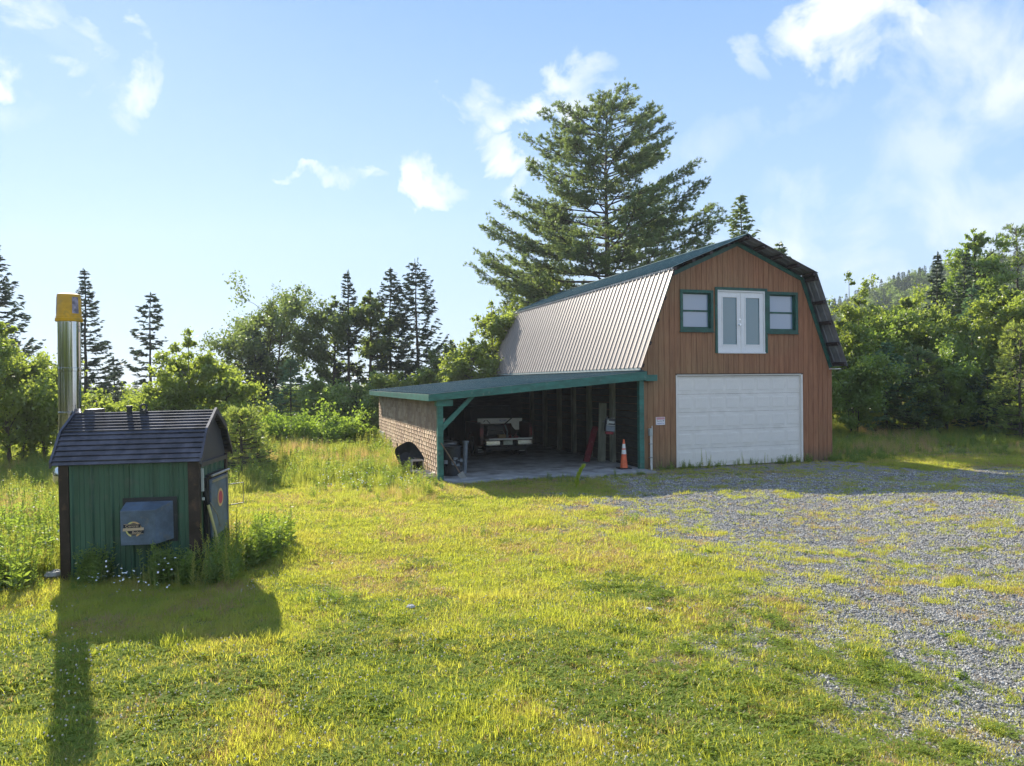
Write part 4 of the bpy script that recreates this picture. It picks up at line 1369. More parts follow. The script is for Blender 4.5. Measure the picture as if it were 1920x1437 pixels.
MB().tube([(-.03, .20, 1.06), (.02, .36, .86), (.04, .44, .66)], .008, 5).build('hook', M['steel_dull'], tk)

# flue pipe with bucket
fl = empty('flue_pipe', (-6.775, 11.26, 0), R(5), 'tall shiny steel flue pipe rising behind the left end of boiler shed', 'flue pipe')
FR = .155
MB().lathe([(FR, 1.38), (FR, 2.36), (FR + .006, 2.365), (FR + .006, 2.40), (FR, 2.405), (FR, 3.02), (FR + .008, 3.025), (FR + .008, 3.07), (FR, 3.075), (FR, 3.86)], n=40).build('pipe', M['steel'], fl, smooth=True)
MB().lathe([(.05, 1.28), (.20, 1.30), (.235, 1.36), (.235, 1.50), (.20, 1.56), (.16, 1.57)], n=32).build('tee_cap', M['steel'], fl, smooth=True)
MB().tube([(0, 0, 1.45), (.42, -.04, 1.45)], .12, 16).tube([(0, 0, -.1), (0, 0, 1.3)], .03, 8).build('connector', M['steel_dull'], fl)
MB().prism([(.10, -.18, 2.02), (.42, -.18, 2.02), (.42, -.18, 2.44), (.30, -.18, 2.44)], (0, 0, 0), (0, .4, 0)).build('flashing', M['shed_roof'], fl)
MB().tube([(.155, -.02, 3.62), (.172, -.02, 3.70), (.05, -.172, 3.80)], .005, 4).build('wire', M['steel_dull'], fl)
bk_ = empty('plastic_bucket', (-6.775, 11.26, 3.78), 0, 'yellow plastic bucket upturned over the top of steel flue pipe', 'bucket')
MB().lathe([(.183, 0), (.188, .01), (.188, .05), (.176, .055), (.176, .085), (.170, .09), (.160, .40), (.156, .415), (.14, .42), (.001, .42)], n=36).build('bucket_body', M['bucket'], bk_, smooth=True)
for a0 in (R(195), R(-45)):
    m_ = MB(); vs = []; fs = []
    for i in range(7):
        a = a0 + R(5.5) * i
        vs += [((.1725) * math.cos(a), .1725 * math.sin(a), .12), (.1635 * math.cos(a), .1635 * math.sin(a), .37)]
    for i in range(6): fs.append((2 * i, 2 * i + 2, 2 * i + 3, 2 * i + 1))
    m_.add(vs, fs).build('label', M['bucket_label'], bk_)

# ------------------------------------------------------------------ trees
def hy(px): return 716 - .009 * (px - 960)


def spot(px, top, dist):
    """where a tree stands that is seen at that column, and how tall it is"""
    x = at(px, dist)
    z = float(H(x, dist))
    return x, dist, z, 2.8 + (hy(px) - top) / 1378 * dist - z


def finish(name, x, y, z, T, LV, LQ, LA, lmat, bmat, label, cat, group, crown='crown', rz=0):
    t_ = empty(name, (x, y, z - .05), rz, label, cat, group)
    link('trunk', T.mesh('trunk', bmat), t_)
    V = np.concatenate(LV); n = len(V)
    Q = np.arange(n).reshape(-1, 4)
    link(crown, quad_mesh(crown, V, Q, lmat, np.concatenate(LA)), t_)
    return t_


def dup_tree(src, x, y, z, rz, sc_, label, group=None):
    r_ = src.copy(); SC.collection.objects.link(r_)
    r_.location = (x, y, z); r_.rotation_euler = (0, 0, rz); r_.scale = (sc_[0], sc_[0], sc_[1])
    r_['label'] = label
    if group: r_['group'] = group
    for ch in list(src.children):
        c = ch.copy(); SC.collection.objects.link(c); c.parent = r_
    return r_


def broadleaf(seed, h, rad, n, leaf, base=.12, stems=1, spread=.285, up=.8, lean=0.0, shape='egg', droop=0.0, limbs=34, open_=0.0):
    rg = np.random.default_rng(seed)
    T = Tubes(); clumps = []
    def profile(u):
        if shape == 'egg': return (math.sin(math.pi * min(1, max(0, (u - base) / (1 - base))) ** .8)) ** .6
        if shape == 'dome': return math.sqrt(max(0, 1 - ((u - .52) / .5) ** 2)) if u > .52 else (.35 + .65 * (max(0, u - base) / (.52 - base)) ** .7)
        if shape == 'bush': return max(.1, math.sqrt(max(0, 1 - u * u)))
        return 1.0
    for s_ in range(stems):
        a = rg.uniform(0, 6.28); off = (0 if stems == 1 else rg.uniform(.15, .55)) * rad
        zz = np.linspace(0, 1, 8)
        hh = h * (1 if s_ == 0 else rg.uniform(.72, .98))
        wob = np.cumsum(rg.normal(0, .03 * h / 8, (8, 2)), 0)
        P = np.stack([off * .3 * np.cos(a) + off * .7 * np.cos(a) * zz + wob[:, 0] + lean * zz, off * .3 * np.sin(a) + off * .7 * np.sin(a) * zz + wob[:, 1], zz * hh * .93], 1)
        tr_ = max(.03, h * .016) / math.sqrt(stems)
        T.add(P, tr_ * (1 - .88 * zz), 7)
        for k in range(limbs // stems):
            u = base + (1 - base) * rg.uniform(0, 1) ** .85
            if u > .96: u = .96
            i = u * 7 / 1.0; i0 = min(6, int(i)); fr_ = i - i0
            p0 = P[i0] * (1 - fr_) + P[i0 + 1] * fr_
            az = rg.uniform(0, 6.28); ln = rad * profile(u) * rg.uniform(.55, 1.12) + .12
            el = up * rg.uniform(.4, 1.4) + .5 * max(0, u - .7)
            if u > .85: ln *= .55
            m_ = 5; uu = np.linspace(0, 1, m_)
            dirv = np.array([math.cos(az), math.sin(az)])
            C = np.zeros((m_, 3)); C[:, :2] = p0[:2] + dirv[None, :] * (uu * ln)[:, None] + rg.normal(0, .03 * ln, (m_, 2)) * uu[:, None]
            C[:, 2] = p0[2] + np.tan(el * .8) * ln * uu * (1 - .25 * uu) - droop * ln * uu ** 2
            C[:, 2] = np.maximum(C[:, 2], .05 * h * .2)
            T.add(C, tr_ * .42 * (1 - .85 * uu) * (1 - .5 * u) + .004, 4)
            nb = 3 + int(rg.integers(0, 4))
            for q in range(nb):
                v_ = rg.uniform(.35, 1.0); j = v_ * (m_ - 1); j0 = min(m_ - 2, int(j)); c0 = C[j0] + (C[j0 + 1] - C[j0]) * (j - j0)
                e = c0 + rg.normal(0, 1, 3) * np.array([.20, .20, .17]) * ln * (1.1 - .3 * v_) + np.array([0, 0, .06 * ln])
                T.add(np.stack([c0, (c0 + e) / 2 + rg.normal(0, .02 * ln, 3), e]), np.array([.012, .008, .004]) * h / 7, 3)
                clumps.append((e, ln * spread * rg.uniform(.35, .8)))
                clumps.append(((c0 + e) / 2, ln * spread * rg.uniform(.3, .6)))
            clumps.append((C[-1], ln * spread * rg.uniform(.4, .8)))
        for q in (-1, -2): clumps.append((P[q], rad * spread * .35)); clumps.append((P[-1] + np.array([0, 0, .03 * h]), rad * spread * .2))
    c = np.array([k[0] for k in clumps]); sg_ = np.array([k[1] for k in clumps]); wt_ = sg_ ** 1.4 + .02
    wt_ = wt_ * rg.uniform(1 - open_, 1, len(wt_))
    idx = rg.choice(len(c), n, p=wt_ / wt_.sum())
    C = c[idx] + rg.normal(0, 1, (n, 3)) * (sg_[idx] * .68)[:, None] * np.array([1, 1, .95])
    C[:, 2] = np.maximum(C[:, 2], .06)
    V, Q = leaves(C, leaf, rg, aspect=.62)
    cv = rg.uniform(0, 1, len(c))[idx] * .55 + rg.uniform(0, .45, n)
    return T, [V], None, [np.repeat(cv, 4)]


def conifer(seed, h, rad, base=.08, step=.34, droop=.12, tip=.25, needles=.16, dens=1.0, sparse=0.0, top_pow=.85, nbr=(5, 9), thick=1.0, width=.30):
    rg = np.random.default_rng(seed)
    T = Tubes(); CC = []; AX = []; VA = []
    zz = np.linspace(0, 1, 9)
    P = np.stack([np.cumsum(rg.normal(0, .004 * h, 9)) * zz, np.cumsum(rg.normal(0, .004 * h, 9)) * zz, zz * h], 1)
    T.add(P, np.maximum(.012, h * .0125 * (1 - zz) + .012), 7)
    z = base * h
    while z < h * .985:
        u = z / h
        Lmax = rad * (1 - u) ** top_pow
        if u < base + .18: Lmax *= .75 + .25 * (u - base) / .18
        for b in range(int(rg.integers(*nbr))):
            if rg.uniform() < sparse: continue
            az = rg.uniform(0, 6.28); ln = Lmax * rg.uniform(.62, 1.12) + .06
            x0 = np.interp(z, P[:, 2], P[:, 0]); y0 = np.interp(z, P[:, 2], P[:, 1])
            m_ = 7; uu = np.linspace(0, 1, m_)
            up0 = .35 * (u - .35)
            C = np.stack([x0 + math.cos(az) * ln * uu, y0 + math.sin(az) * ln * uu, z + ln * (up0 * uu - droop * np.sin(uu * 2.6) + tip * uu ** 3) + rg.normal(0, .01 * ln, m_)], 1)
            T.add(C, (.006 + .012 * ln / max(rad, .1) * h / 10) * (1 - .85 * uu), 3)
            nt = max(4, int(ln / (needles * .30) * dens))
            tt = rg.uniform(.12, 1.0, nt) ** .85
            c0 = np.stack([np.interp(tt, uu, C[:, k]) for k in range(3)], 1)
            dirv = np.array([math.cos(az), math.sin(az), 0.0]); side = np.array([-math.sin(az), math.cos(az), 0.0])
            sgn = rg.choice([-1, 1], nt)
            tl = (width * ln * (1.08 - tt) + needles * .6) * rg.uniform(.5, 1.1, nt)
            ax = unit(dirv[None] * .8 + side[None] * sgn[:, None] * rg.uniform(.4, 1.1, nt)[:, None] + np.array([0, 0, -.10])[None] + rg.normal(0, .12, (nt, 3)))
            per = 4
            for q in range(per):
                f = (q + .5) / per
                CC.append(c0 + ax * (tl * f)[:, None] + np.array([0, 0, -.05])[None] * (tl * f * f)[:, None]); AX.append(unit(ax + rg.normal(0, .32, ax.shape))); VA.append(rg.uniform(0, 1, nt) * .5 + .5 * u * np.ones(nt))
            CC.append(c0); AX.append(unit(np.tile(dirv, (nt, 1)) + rg.normal(0, .25, (nt, 3)))); VA.append(rg.uniform(0, 1, nt))
        z += step * rg.uniform(.7, 1.3) * (1 - .45 * u)
    tipz = np.linspace(.93, 1.0, 14) * h
    CC.append(np.stack([rg.normal(0, .03, 14), rg.normal(0, .03, 14), tipz], 1)); AX.append(rg.normal(0, .5, (14, 3)) + np.array([0, 0, 1.])); VA.append(np.ones(14) * .4)
    C = np.concatenate(CC); A = np.concatenate(AX)
    V, Q = leaves(C, needles, rg, A=A, aspect=.30 * thick)
    return T, [V], None, [np.repeat(np.clip(np.concatenate(VA), 0, 1), 4)]


def white_pine(seed, h, rad, base=.1, tuft=.26, limbs=80, ndl=7, prof=None, sub=6, ragged=.3):
    """spreading pine: long limbs, brushes of needles turned up at the ends"""
    rg = np.random.default_rng(seed)
    T = Tubes(); CC = []; AX = []; VA = []
    zz = np.linspace(0, 1, 10)
    P = np.stack([np.cumsum(rg.normal(0, .003 * h, 10)), np.cumsum(rg.normal(0, .003 * h, 10)), zz * h * .97], 1)
    T.add(P, np.maximum(.04, h * .017 * (1 - zz)), 9)
    zs = base + (1 - base) * (np.arange(limbs) + rg.uniform(-.4, .4, limbs)) / limbs
    az = rg.uniform(0, 6.28)
    for u in zs:
        az += 2.4 + rg.normal(0, .35)
        u = min(max(u, base), .985)
        pr = np.interp(u, *prof) if prof else (1 - u) ** .75
        ln = rad * pr * rg.uniform(1 - ragged, 1.08)
        z = u * h * .97
        x0 = np.interp(z, P[:, 2], P[:, 0]); y0 = np.interp(z, P[:, 2], P[:, 1])
        m_ = 8; uu = np.linspace(0, 1, m_)
        rise = .18 + .75 * max(0, u - .45) + rg.normal(0, .06)
        bend = rg.normal(0, .08)
        a = az + bend * uu * 2
        C = np.stack([x0 + np.cos(a) * ln * uu, y0 + np.sin(a) * ln * uu, z + ln * (rise * uu * (1 - .45 * uu) + .16 * uu ** 4 - .10 * np.sin(uu * 3.1) * (1 - u))], 1)
        T.add(C, (.018 + .011 * ln) * (1 - .88 * uu) * (1 - .3 * u), 5)
        ns = max(5, int(sub * ln / 1.1))
        for q in range(ns):
            t_ = rg.uniform(.22, 1.0) ** .8
            c0 = np.array([np.interp(t_, uu, C[:, k]) for k in range(3)])
            sl = (ln * .30 * (1.15 - t_) + .35) * rg.uniform(.5, 1.15)
            sa = a[int(t_ * 7)] + rg.choice([-1, 1]) * rg.uniform(.25, 1.1)
            e = c0 + np.array([math.cos(sa) * sl, math.sin(sa) * sl, sl * rg.uniform(.0, .32)])
            T.add(np.stack([c0, (c0 + e) / 2 + np.array([0, 0, -.03 * sl]), e]), np.array([.018, .012, .006]), 3)
            k_ = max(3, int(sl / .17))
            f = rg.uniform(.25, 1.05, k_)
            cc = c0[None] + (e - c0)[None] * f[:, None] + rg.normal(0, .07, (k_, 3))
            up_ = np.array([0, 0, 1.0]) if u > .8 else np.array([0, 0, .55])
            dv = unit((e - c0)[None] + rg.normal(0, .3 * sl, (k_, 3)) + up_[None] * sl * .8)
            for w in range(ndl):
                ax = unit(dv + rg.normal(0, .42, (k_, 3)))
                CC.append(cc + ax * tuft * .45); AX.append(ax); VA.append(np.clip(rg.uniform(0, .5, k_) + .5 * rg.uniform(0, 1), 0, 1))
    C = np.concatenate(CC); A = np.concatenate(AX)
    V, Q = leaves(C, tuft, rg, A=A, aspect=.15, vary=.3)
    return T, [V], None, [np.repeat(np.concatenate(VA), 4)]


TREES = {}


def put(kind, px, top, dist, wpx, seed, label, mat, cat='tree', name=None, group=None, bark='bark', lmul=1.0, **kw):
    x, y, z, h = spot(px, top, dist)
    rad = wpx / 2 / 1378 * dist * (1.5 if kind == 'conifer' else 1.0)
    if kind == 'broad':
        n = kw.pop('n', 9000)
        g = broadleaf(seed, h, rad, n, kw.pop('leaf', .13), **kw); nm = name or 'broadleaf_tree'
    elif kind == 'conifer':
        g = conifer(seed, h, rad, **kw); nm = name or 'spruce_tree'
    else:
        g = white_pine(seed, h, rad, **kw); nm = name or 'pine_tree'
    o = finish(nm, x, y, z, *g, M[mat], M[bark], label, cat, group)
    TREES[label] = (o, h, rad)
    return o


GL, GR = 'trees along the left treeline', 'trees of the wood right of the barn'
# --- hero pine and neighbours behind the barn
put('pine', 1142, 186, 45, 500, 5, 'huge white pine with wide ragged limbs rising behind the barn', 'lf_pine', limbs=165, base=.16, ndl=10, tuft=.23, sub=9.5, ragged=.34,
    prof=([0, .3, .38, .45, .55, .65, .75, .85, .93, 1.0], [.7, .90, .98, .98, .90, .72, .60, .50, .42, .16]))
put('conifer', 1395, 362, 50, 130, 21, 'spruce with pointed top rising behind the barn peak', 'lf_pine', base=.3, step=.42, tip=.5, droop=.05, needles=.28, dens=.8, top_pow=.8)
put('conifer', 1468, 452, 50, 120, 22, 'spruce tip just showing over right slope of the barn roof', 'lf_pine', base=.4, step=.45, tip=.5, droop=.05, needles=.28, dens=.7, sparse=.2)
put('broad', 1005, 512, 44, 130, 23, 'olive-green tree at foot of the huge pine left of the barn roof', 'lf_birch', n=12000, leaf=.19, limbs=40, open_=.5)
put('broad', 925, 556, 38, 118, 24, 'yellow-green birch standing at the left end of the barn roof', 'lf_birch', n=17000, leaf=.15, limbs=48, bark='bark_pale')
put('broad', 885, 618, 37, 84, 25, 'small yellow-green birch rising above far end of carport roof', 'lf_birch', n=9000, leaf=.14, bark='bark_pale')
# --- left treeline
put('conifer', -14, 452, 35, 170, 31, 'tall dark spruce cut off by the left edge of the photo', 'lf_spruce', step=.42, droop=.14, tip=.34, needles=.22, dens=1.0, base=.2, sparse=.1)
put('conifer', 160, 503, 38, 118, 32, 'slender dark fir with thin pointed top behind the flue pipe', 'lf_spruce', base=.14, step=.27, needles=.18, droop=.06, tip=.2, top_pow=1.0, sparse=.12)
put('conifer', 283, 549, 41, 96, 33, 'open two-topped spruce standing alone between flue and maple', 'lf_spruce', base=.42, step=.46, needles=.26, tip=.32, sparse=.25, top_pow=.62, nbr=(4, 7))
put('broad', 482, 541, 43, 205, 34, 'big round dark maple with open airy crown', 'lf_maple', n=24000, leaf=.17, shape='dome', base=.28, limbs=72, stems=3, spread=.20, up=.8, open_=.85)
put('conifer', 478, 610, 42, 105, 35, 'bluish fir standing in front of the big maple', 'lf_spruce', step=.33, needles=.2, base=.1, sparse=.1)
put('conifer', 655, 506, 43, 66, 36, 'narrow spire-topped fir in middle of the tall thin group', 'lf_spruce', base=.35, step=.28, needles=.2, top_pow=.75, sparse=.25)
put('broad', 628, 545, 43, 92, 37, 'thin open tree left of the spire-topped fir', 'lf_maple', n=8000, leaf=.19, base=.3, limbs=34, open_=.8, shape='egg')
put('broad', 690, 535, 44, 100, 38, 'thin open tree right of the spire-topped fir', 'lf_maple', n=9000, leaf=.19, base=.35, limbs=34, open_=.8, shape='egg')
put('conifer', 733, 502, 45, 104, 39, 'left one of the two layered spruces, slightly lower', 'lf_spruce', base=.32, step=.42, needles=.23, droop=.16, tip=.42, sparse=.12, top_pow=.62)
put('conifer', 786, 484, 45, 122, 40, 'tallest layered spruce with drooping tiers above the carport', 'lf_spruce', base=.28, step=.40, needles=.23, droop=.20, tip=.42, sparse=.08, top_pow=.68)
put('broad', 845, 632, 41, 84, 41, 'small dark rounded tree right of the tallest spruce', 'lf_maple', n=7000, leaf=.17, open_=.6)
put('broad', 22, 598, 24, 190, 42, 'bushy yellow-green tree at the left edge before dark spruce', 'lf_birch', n=22000, leaf=.12, shape='egg', base=.04, stems=3, limbs=54)
put('broad', 88, 655, 25, 110, 43, 'lower yellow-green bush tree beside the flue pipe', 'lf_birch', n=12000, leaf=.11, base=.03, stems=2)
put('conifer', 212, 668, 42, 84, 44, 'dim low spruce just right of the slender fir', 'lf_spruce', step=.36, needles=.22, base=.05)
put('broad', 205, 725, 27, 90, 45, 'low pale green shrub right behind the flue pipe', 'lf_birch', n=8000, leaf=.11, base=.02, stems=3, shape='egg')
put('broad', 262, 735, 28, 70, 46, 'low sunlit shrub over the shed roof vent', 'lf_birch', n=6000, leaf=.11, base=.02, stems=2)
put('broad', 372, 612, 27, 150, 47, 'full yellow-green birch rising behind right end of boiler shed', 'lf_birch', n=24000, leaf=.12, base=.05, stems=3, limbs=56, bark='bark_pale')
put('broad', 312, 690, 26, 100, 48, 'yellow-green shrub tree left of the full birch', 'lf_birch', n=11000, leaf=.11, base=.03, stems=2)
put('broad', 430, 704, 25, 110, 49, 'leafy yellow-green sapling with spreading top right of full birch', 'lf_birch', n=11000, leaf=.12, base=.04, stems=2)
put('pine', 452, 765, 22, 92, 50, 'bright young pine beside the shed at the meadow edge', 'lf_yngpine', limbs=46, base=.03, tuft=.17, ndl=8, sub=9, ragged=.2, prof=([0, .2, .6, 1], [.9, 1, .62, .08]))
put('conifer', 545, 672, 39, 118, 51, 'broad bluish-green fir right of the big maple', 'lf_bluish', step=.33, needles=.2, base=.02)
put('broad', 602, 705, 38, 84, 52, 'low green tree between bluish fir and the thin group', 'lf_forest', n=8000, leaf=.15, base=.03)
put('broad', 668, 718, 38, 110, 53, 'low dull green tree below the spire-topped fir', 'lf_forest', n=9000, leaf=.15, base=.03)
put('broad', 742, 690, 37, 96, 54, 'low yellow-green tree over left end of the carport roof', 'lf_birch', n=9000, leaf=.14, base=.04)
put('broad', 805, 690, 38, 96, 55, 'sunlit low tree over middle of the carport roof', 'lf_birch', n=10000, leaf=.14, base=.04)
put('broad', 860, 672, 37, 80, 56, 'yellow-green low tree next to barn lower roof edge', 'lf_birch', n=8000, leaf=.14, base=.04)
for i, (px, top, w, lab) in enumerate(((548, 816, 140, 'rounded bright green shrub in the middle of the meadow edge'), (628, 812, 95, 'bright green shrub between rounded shrub and shingled wall'), (684, 804, 66, 'bright green shrub touching the shingled wall corner'), (500, 822, 60, 'small bright green shrub beside the young pine'))):
    put('broad', px, top, 31.5 - (i % 2), w, 60 + i, lab, 'lf_bright', cat='shrub', name='shrub', group='bright shrubs at the meadow edge', n=9000, leaf=.12, base=.0, stems=4, shape='bush', up=.9, limbs=40)

# --- the wood right of the barn
put('broad', 1600, 498, 38, 110, 71, 'lanky birch sapling with twiggy top at right of barn eave', 'lf_birch', n=7000, leaf=.15, base=.2, stems=3, open_=.7, bark='bark_pale', group=GR)
put('broad', 1640, 566, 42, 130, 72, 'leafy olive-green tree behind the lanky sapling', 'lf_forest', n=17000, leaf=.17, base=.05, group=GR)
put('broad', 1700, 556, 47, 150, 73, 'wide green tree below the hill skyline', 'lf_birch', n=17000, leaf=.19, base=.05, group=GR)
put('conifer', 1760, 472, 46, 62, 74, 'narrow dark spruce spire against hill and sky', 'lf_spruce', step=.30, needles=.2, base=.1, group=GR)
put('broad', 1832, 418, 46, 110, 75, 'tallest open-crowned tree with twiggy top in right wood', 'lf_forest', n=15000, leaf=.19, base=.25, shape='dome', open_=.85, limbs=46, group=GR)
put('conifer', 1806, 470, 44, 84, 76, 'dark spruce right under the tallest open tree', 'lf_fir', step=.36, needles=.22, base=.05, group=GR)
put('pine', 1908, 416, 46, 150, 77, 'dense dark pine at the right edge of the photo', 'lf_pine', limbs=60, base=.2, tuft=.27, ndl=7, sub=7, group=GR, prof=([0, .5, .8, 1], [1, .95, .62, .25]))
put('conifer', 1826, 532, 40, 84, 78, 'pale green young spruce with pointed candle top', 'lf_bluish', step=.33, needles=.2, base=.05, tip=.4, group=GR)
put('broad', 1885, 528, 37, 140, 79, 'bright yellow-green maple near right edge of photo', 'lf_birch', n=22000, leaf=.16, base=.08, group=GR, limbs=50)
put('pine', 1912, 600, 32, 110, 80, 'soft feathery young pine at the right edge', 'lf_yngpine', limbs=60, base=.05, tuft=.20, ndl=8, sub=8, ragged=.15, group=GR, prof=([0, .25, .6, 1], [.8, 1, .7, .1]))
put('broad', 1745, 575, 40, 150, 81, 'light olive maple in centre of the right wood', 'lf_birch', n=20000, leaf=.16, base=.05, group=GR, limbs=50)
put('broad', 1660, 590, 40, 130, 82, 'olive-yellow tree just left of the light maple', 'lf_forest', n=17000, leaf=.16, base=.05, group=GR, limbs=50)
put('broad', 1590, 585, 38, 110, 83, 'green tree close behind the barn right eave', 'lf_birch', n=15000, leaf=.15, base=.05, group=GR, limbs=44)
put('broad', 1605, 680, 35, 130, 84, 'dark bushy shrub nearest the barn right corner', 'lf_forest', n=15000, leaf=.13, base=.0, stems=3, shape='egg', group=GR)
put('conifer', 1662, 640, 36, 130, 85, 'broad blue-green fir at the wood edge nearest barn', 'lf_bluish', step=.30, needles=.19, base=.0, group=GR)
put('pine', 1722, 650, 35.5, 120, 86, 'bushy young pine in middle of the wood edge', 'lf_pine', limbs=52, base=.02, tuft=.22, ndl=8, sub=8, ragged=.15, group=GR, prof=([0, .25, .6, 1], [.8, 1, .7, .1]))
put('broad', 1782, 668, 35, 110, 87, 'dark leafy bush with bright twigs at wood edge', 'lf_forest', n=14000, leaf=.13, base=.0, stems=3, group=GR)
put('broad', 1800, 640, 38, 120, 88, 'shaded green tree behind the dark leafy bush', 'lf_forest', n=13000, leaf=.16, base=.02, group=GR)
put('conifer', 1850, 690, 35, 100, 89, 'squat shaded fir near right edge of the wood', 'lf_fir', step=.28, needles=.18, base=.0, group=GR)
put('broad', 1905, 715, 34, 90, 90, 'pale green sapling low at right edge of wood', 'lf_birch', n=8000, leaf=.13, base=.0, stems=3, group=GR)
put('broad', 1560, 700, 41, 90, 91, 'shaded shrub half hidden behind the barn right corner', 'lf_forest', n=9000, leaf=.14, base=.0, stems=2, group=GR)

# ------------------------------------------------------------------ growing stuff, strewn by geometry nodes
def scatter(name, P, rot, scl, idx, variants):
    """one object: points that carry rotation, scale and the variant to show"""
    me = bpy.data.meshes.new(name)
    n = len(P)
    me.vertices.add(n)
    me.vertices.foreach_set('co', np.asarray(P, np.float32).ravel())
    a = me.attributes.new('rot', 'FLOAT_VECTOR', 'POINT'); a.data.foreach_set('vector', np.asarray(rot, np.float32).ravel())
    scl = np.asarray(scl, float)
    if scl.ndim == 1: scl = np.stack([scl] * 3, 1)
    a = me.attributes.new('scl', 'FLOAT_VECTOR', 'POINT'); a.data.foreach_set('vector', np.asarray(scl, np.float32).ravel())
    a = me.attributes.new('idx', 'INT', 'POINT'); a.data.foreach_set('value', np.asarray(idx, np.int32))
    o = link(name, me)
    o['kind'] = 'stuff'
    col = bpy.data.collections.new(name + '_variants')
    for i, v in enumerate(variants):
        col.objects.link(bpy.data.objects.new('%s_variant_%02d' % (name, i), v))
    g = bpy.data.node_groups.new(name + '_strew', 'GeometryNodeTree')
    g.interface.new_socket('Geometry', in_out='INPUT', socket_type='NodeSocketGeometry')
    g.interface.new_socket('Geometry', in_out='OUTPUT', socket_type='NodeSocketGeometry')
    gi = g.nodes.new('NodeGroupInput'); go = g.nodes.new('NodeGroupOutput')
    ci = g.nodes.new('GeometryNodeCollectionInfo'); ci.inputs[0].default_value = col
    ci.inputs['Separate Children'].default_value = True; ci.inputs['Reset Children'].default_value = True
    ip = g.nodes.new('GeometryNodeInstanceOnPoints'); ip.inputs['Pick Instance'].default_value = True

    def named(nm, typ):
        k = g.nodes.new('GeometryNodeInputNamedAttribute'); k.data_type = typ; k.inputs['Name'].default_value = nm
        return k.outputs[0]
    g.links.new(gi.outputs[0], ip.inputs['Points'])
    g.links.new(ci.outputs[0], ip.inputs['Instance'])
    g.links.new(named('idx', 'INT'), ip.inputs['Instance Index'])
    g.links.new(named('rot', 'FLOAT_VECTOR'), ip.inputs['Rotation'])
    g.links.new(named('scl', 'FLOAT_VECTOR'), ip.inputs['Scale'])
    g.links.new(ip.outputs[0], go.inputs[0])
    md = o.modifiers.new('strew', 'NODES'); md.node_group = g
    return o


def blades(seed, n, hmin, hmax, w, rad, mat, bend=.5, name='tuft', seg=2):
    """a tuft of curved blades"""
    rg = np.random.default_rng(seed)
    a = rg.uniform(0, 6.28, n); r_ = rad * np.sqrt(rg.uniform(0, 1, n))
    b = np.stack([r_ * np.cos(a), r_ * np.sin(a), np.zeros(n)], 1)
    az = rg.uniform(0, 6.28, n); h = rg.uniform(hmin, hmax, n); bd = rg.uniform(.1, 1.0, n) * bend
    d = np.stack([np.cos(az), np.sin(az), np.zeros(n)], 1); s = np.stack([-np.sin(az), np.cos(az), np.zeros(n)], 1)
    VV = []; QQ = []
    lv = []
    for k in range(seg + 1):
        u = k / seg
        c = b + d * (bd * h * u * u)[:, None] + np.array([0, 0, 1.])[None] * (h * u * (1 - .25 * bd * u))[:, None]
        ww = w * (1 - u) ** .7 + .0004
        lv += [c - s * ww, c + s * ww]
    V = np.stack(lv, 1).reshape(-1, 3)
    m = 2 * (seg + 1); o = np.arange(n)[:, None] * m
    for k in range(seg):
        QQ.append(np.concatenate([o + 2 * k, o + 2 * k + 1, o + 2 * k + 3, o + 2 * k + 2], 1))
    return quad_mesh(name, V, np.concatenate(QQ), mat, np.repeat(rg.uniform(0, 1, n), m))


def herb(seed, h, nst, leaf, per, mat, rad=.12, aspect=.35, name='herb', upr=.5):
    """stems set with leaves"""
    rg = np.random.default_rng(seed)
    T_V = []; T_Q = []; va = []; n0 = 0
    CC = []; AX = []; SZ = []
    st = Tubes()
    for s in range(nst):
        a = rg.uniform(0, 6.28); r_ = rad * rg.uniform(.1, 1); lean = rg.uniform(0, .22); hh = h * rg.uniform(.6, 1.05)
        p0 = np.array([r_ * math.cos(a), r_ * math.sin(a), 0]); p1 = p0 + np.array([math.cos(a) * lean * hh, math.sin(a) * lean * hh, hh])
        md = (p0 + p1) / 2 + rg.normal(0, .02 * hh, 3)
        st.add(np.stack([p0, md, p1]), np.array([.006, .005, .003]) * max(1, h), 3)
        t_ = rg.uniform(.12, 1.0, per)
        c = p0[None] + (p1 - p0)[None] * t_[:, None]
        az = rg.uniform(0, 6.28, per)
        ax = np.stack([np.cos(az), np.sin(az), rg.uniform(.0, 1.0, per) * upr + .1], 1); ax = unit(ax)
        sz = leaf * (1.15 - .6 * t_) * rg.uniform(.7, 1.2, per)
        CC.append(c + ax * (sz * .5)[:, None]); AX.append(ax); SZ.append(sz)
    C = np.concatenate(CC); A = np.concatenate(AX); S = np.concatenate(SZ)
    V, Q = leaves(C, S, rg, A=A, aspect=aspect, vary=.1)
    V2 = np.concatenate(st.V); Q2 = np.concatenate(st.Q) + len(V)
    return quad_mesh(name, np.concatenate([V, V2]), np.concatenate([Q, Q2]), mat, np.concatenate([np.repeat(rg.uniform(0, 1, len(C)), 4), np.full(len(V2), .8)]))


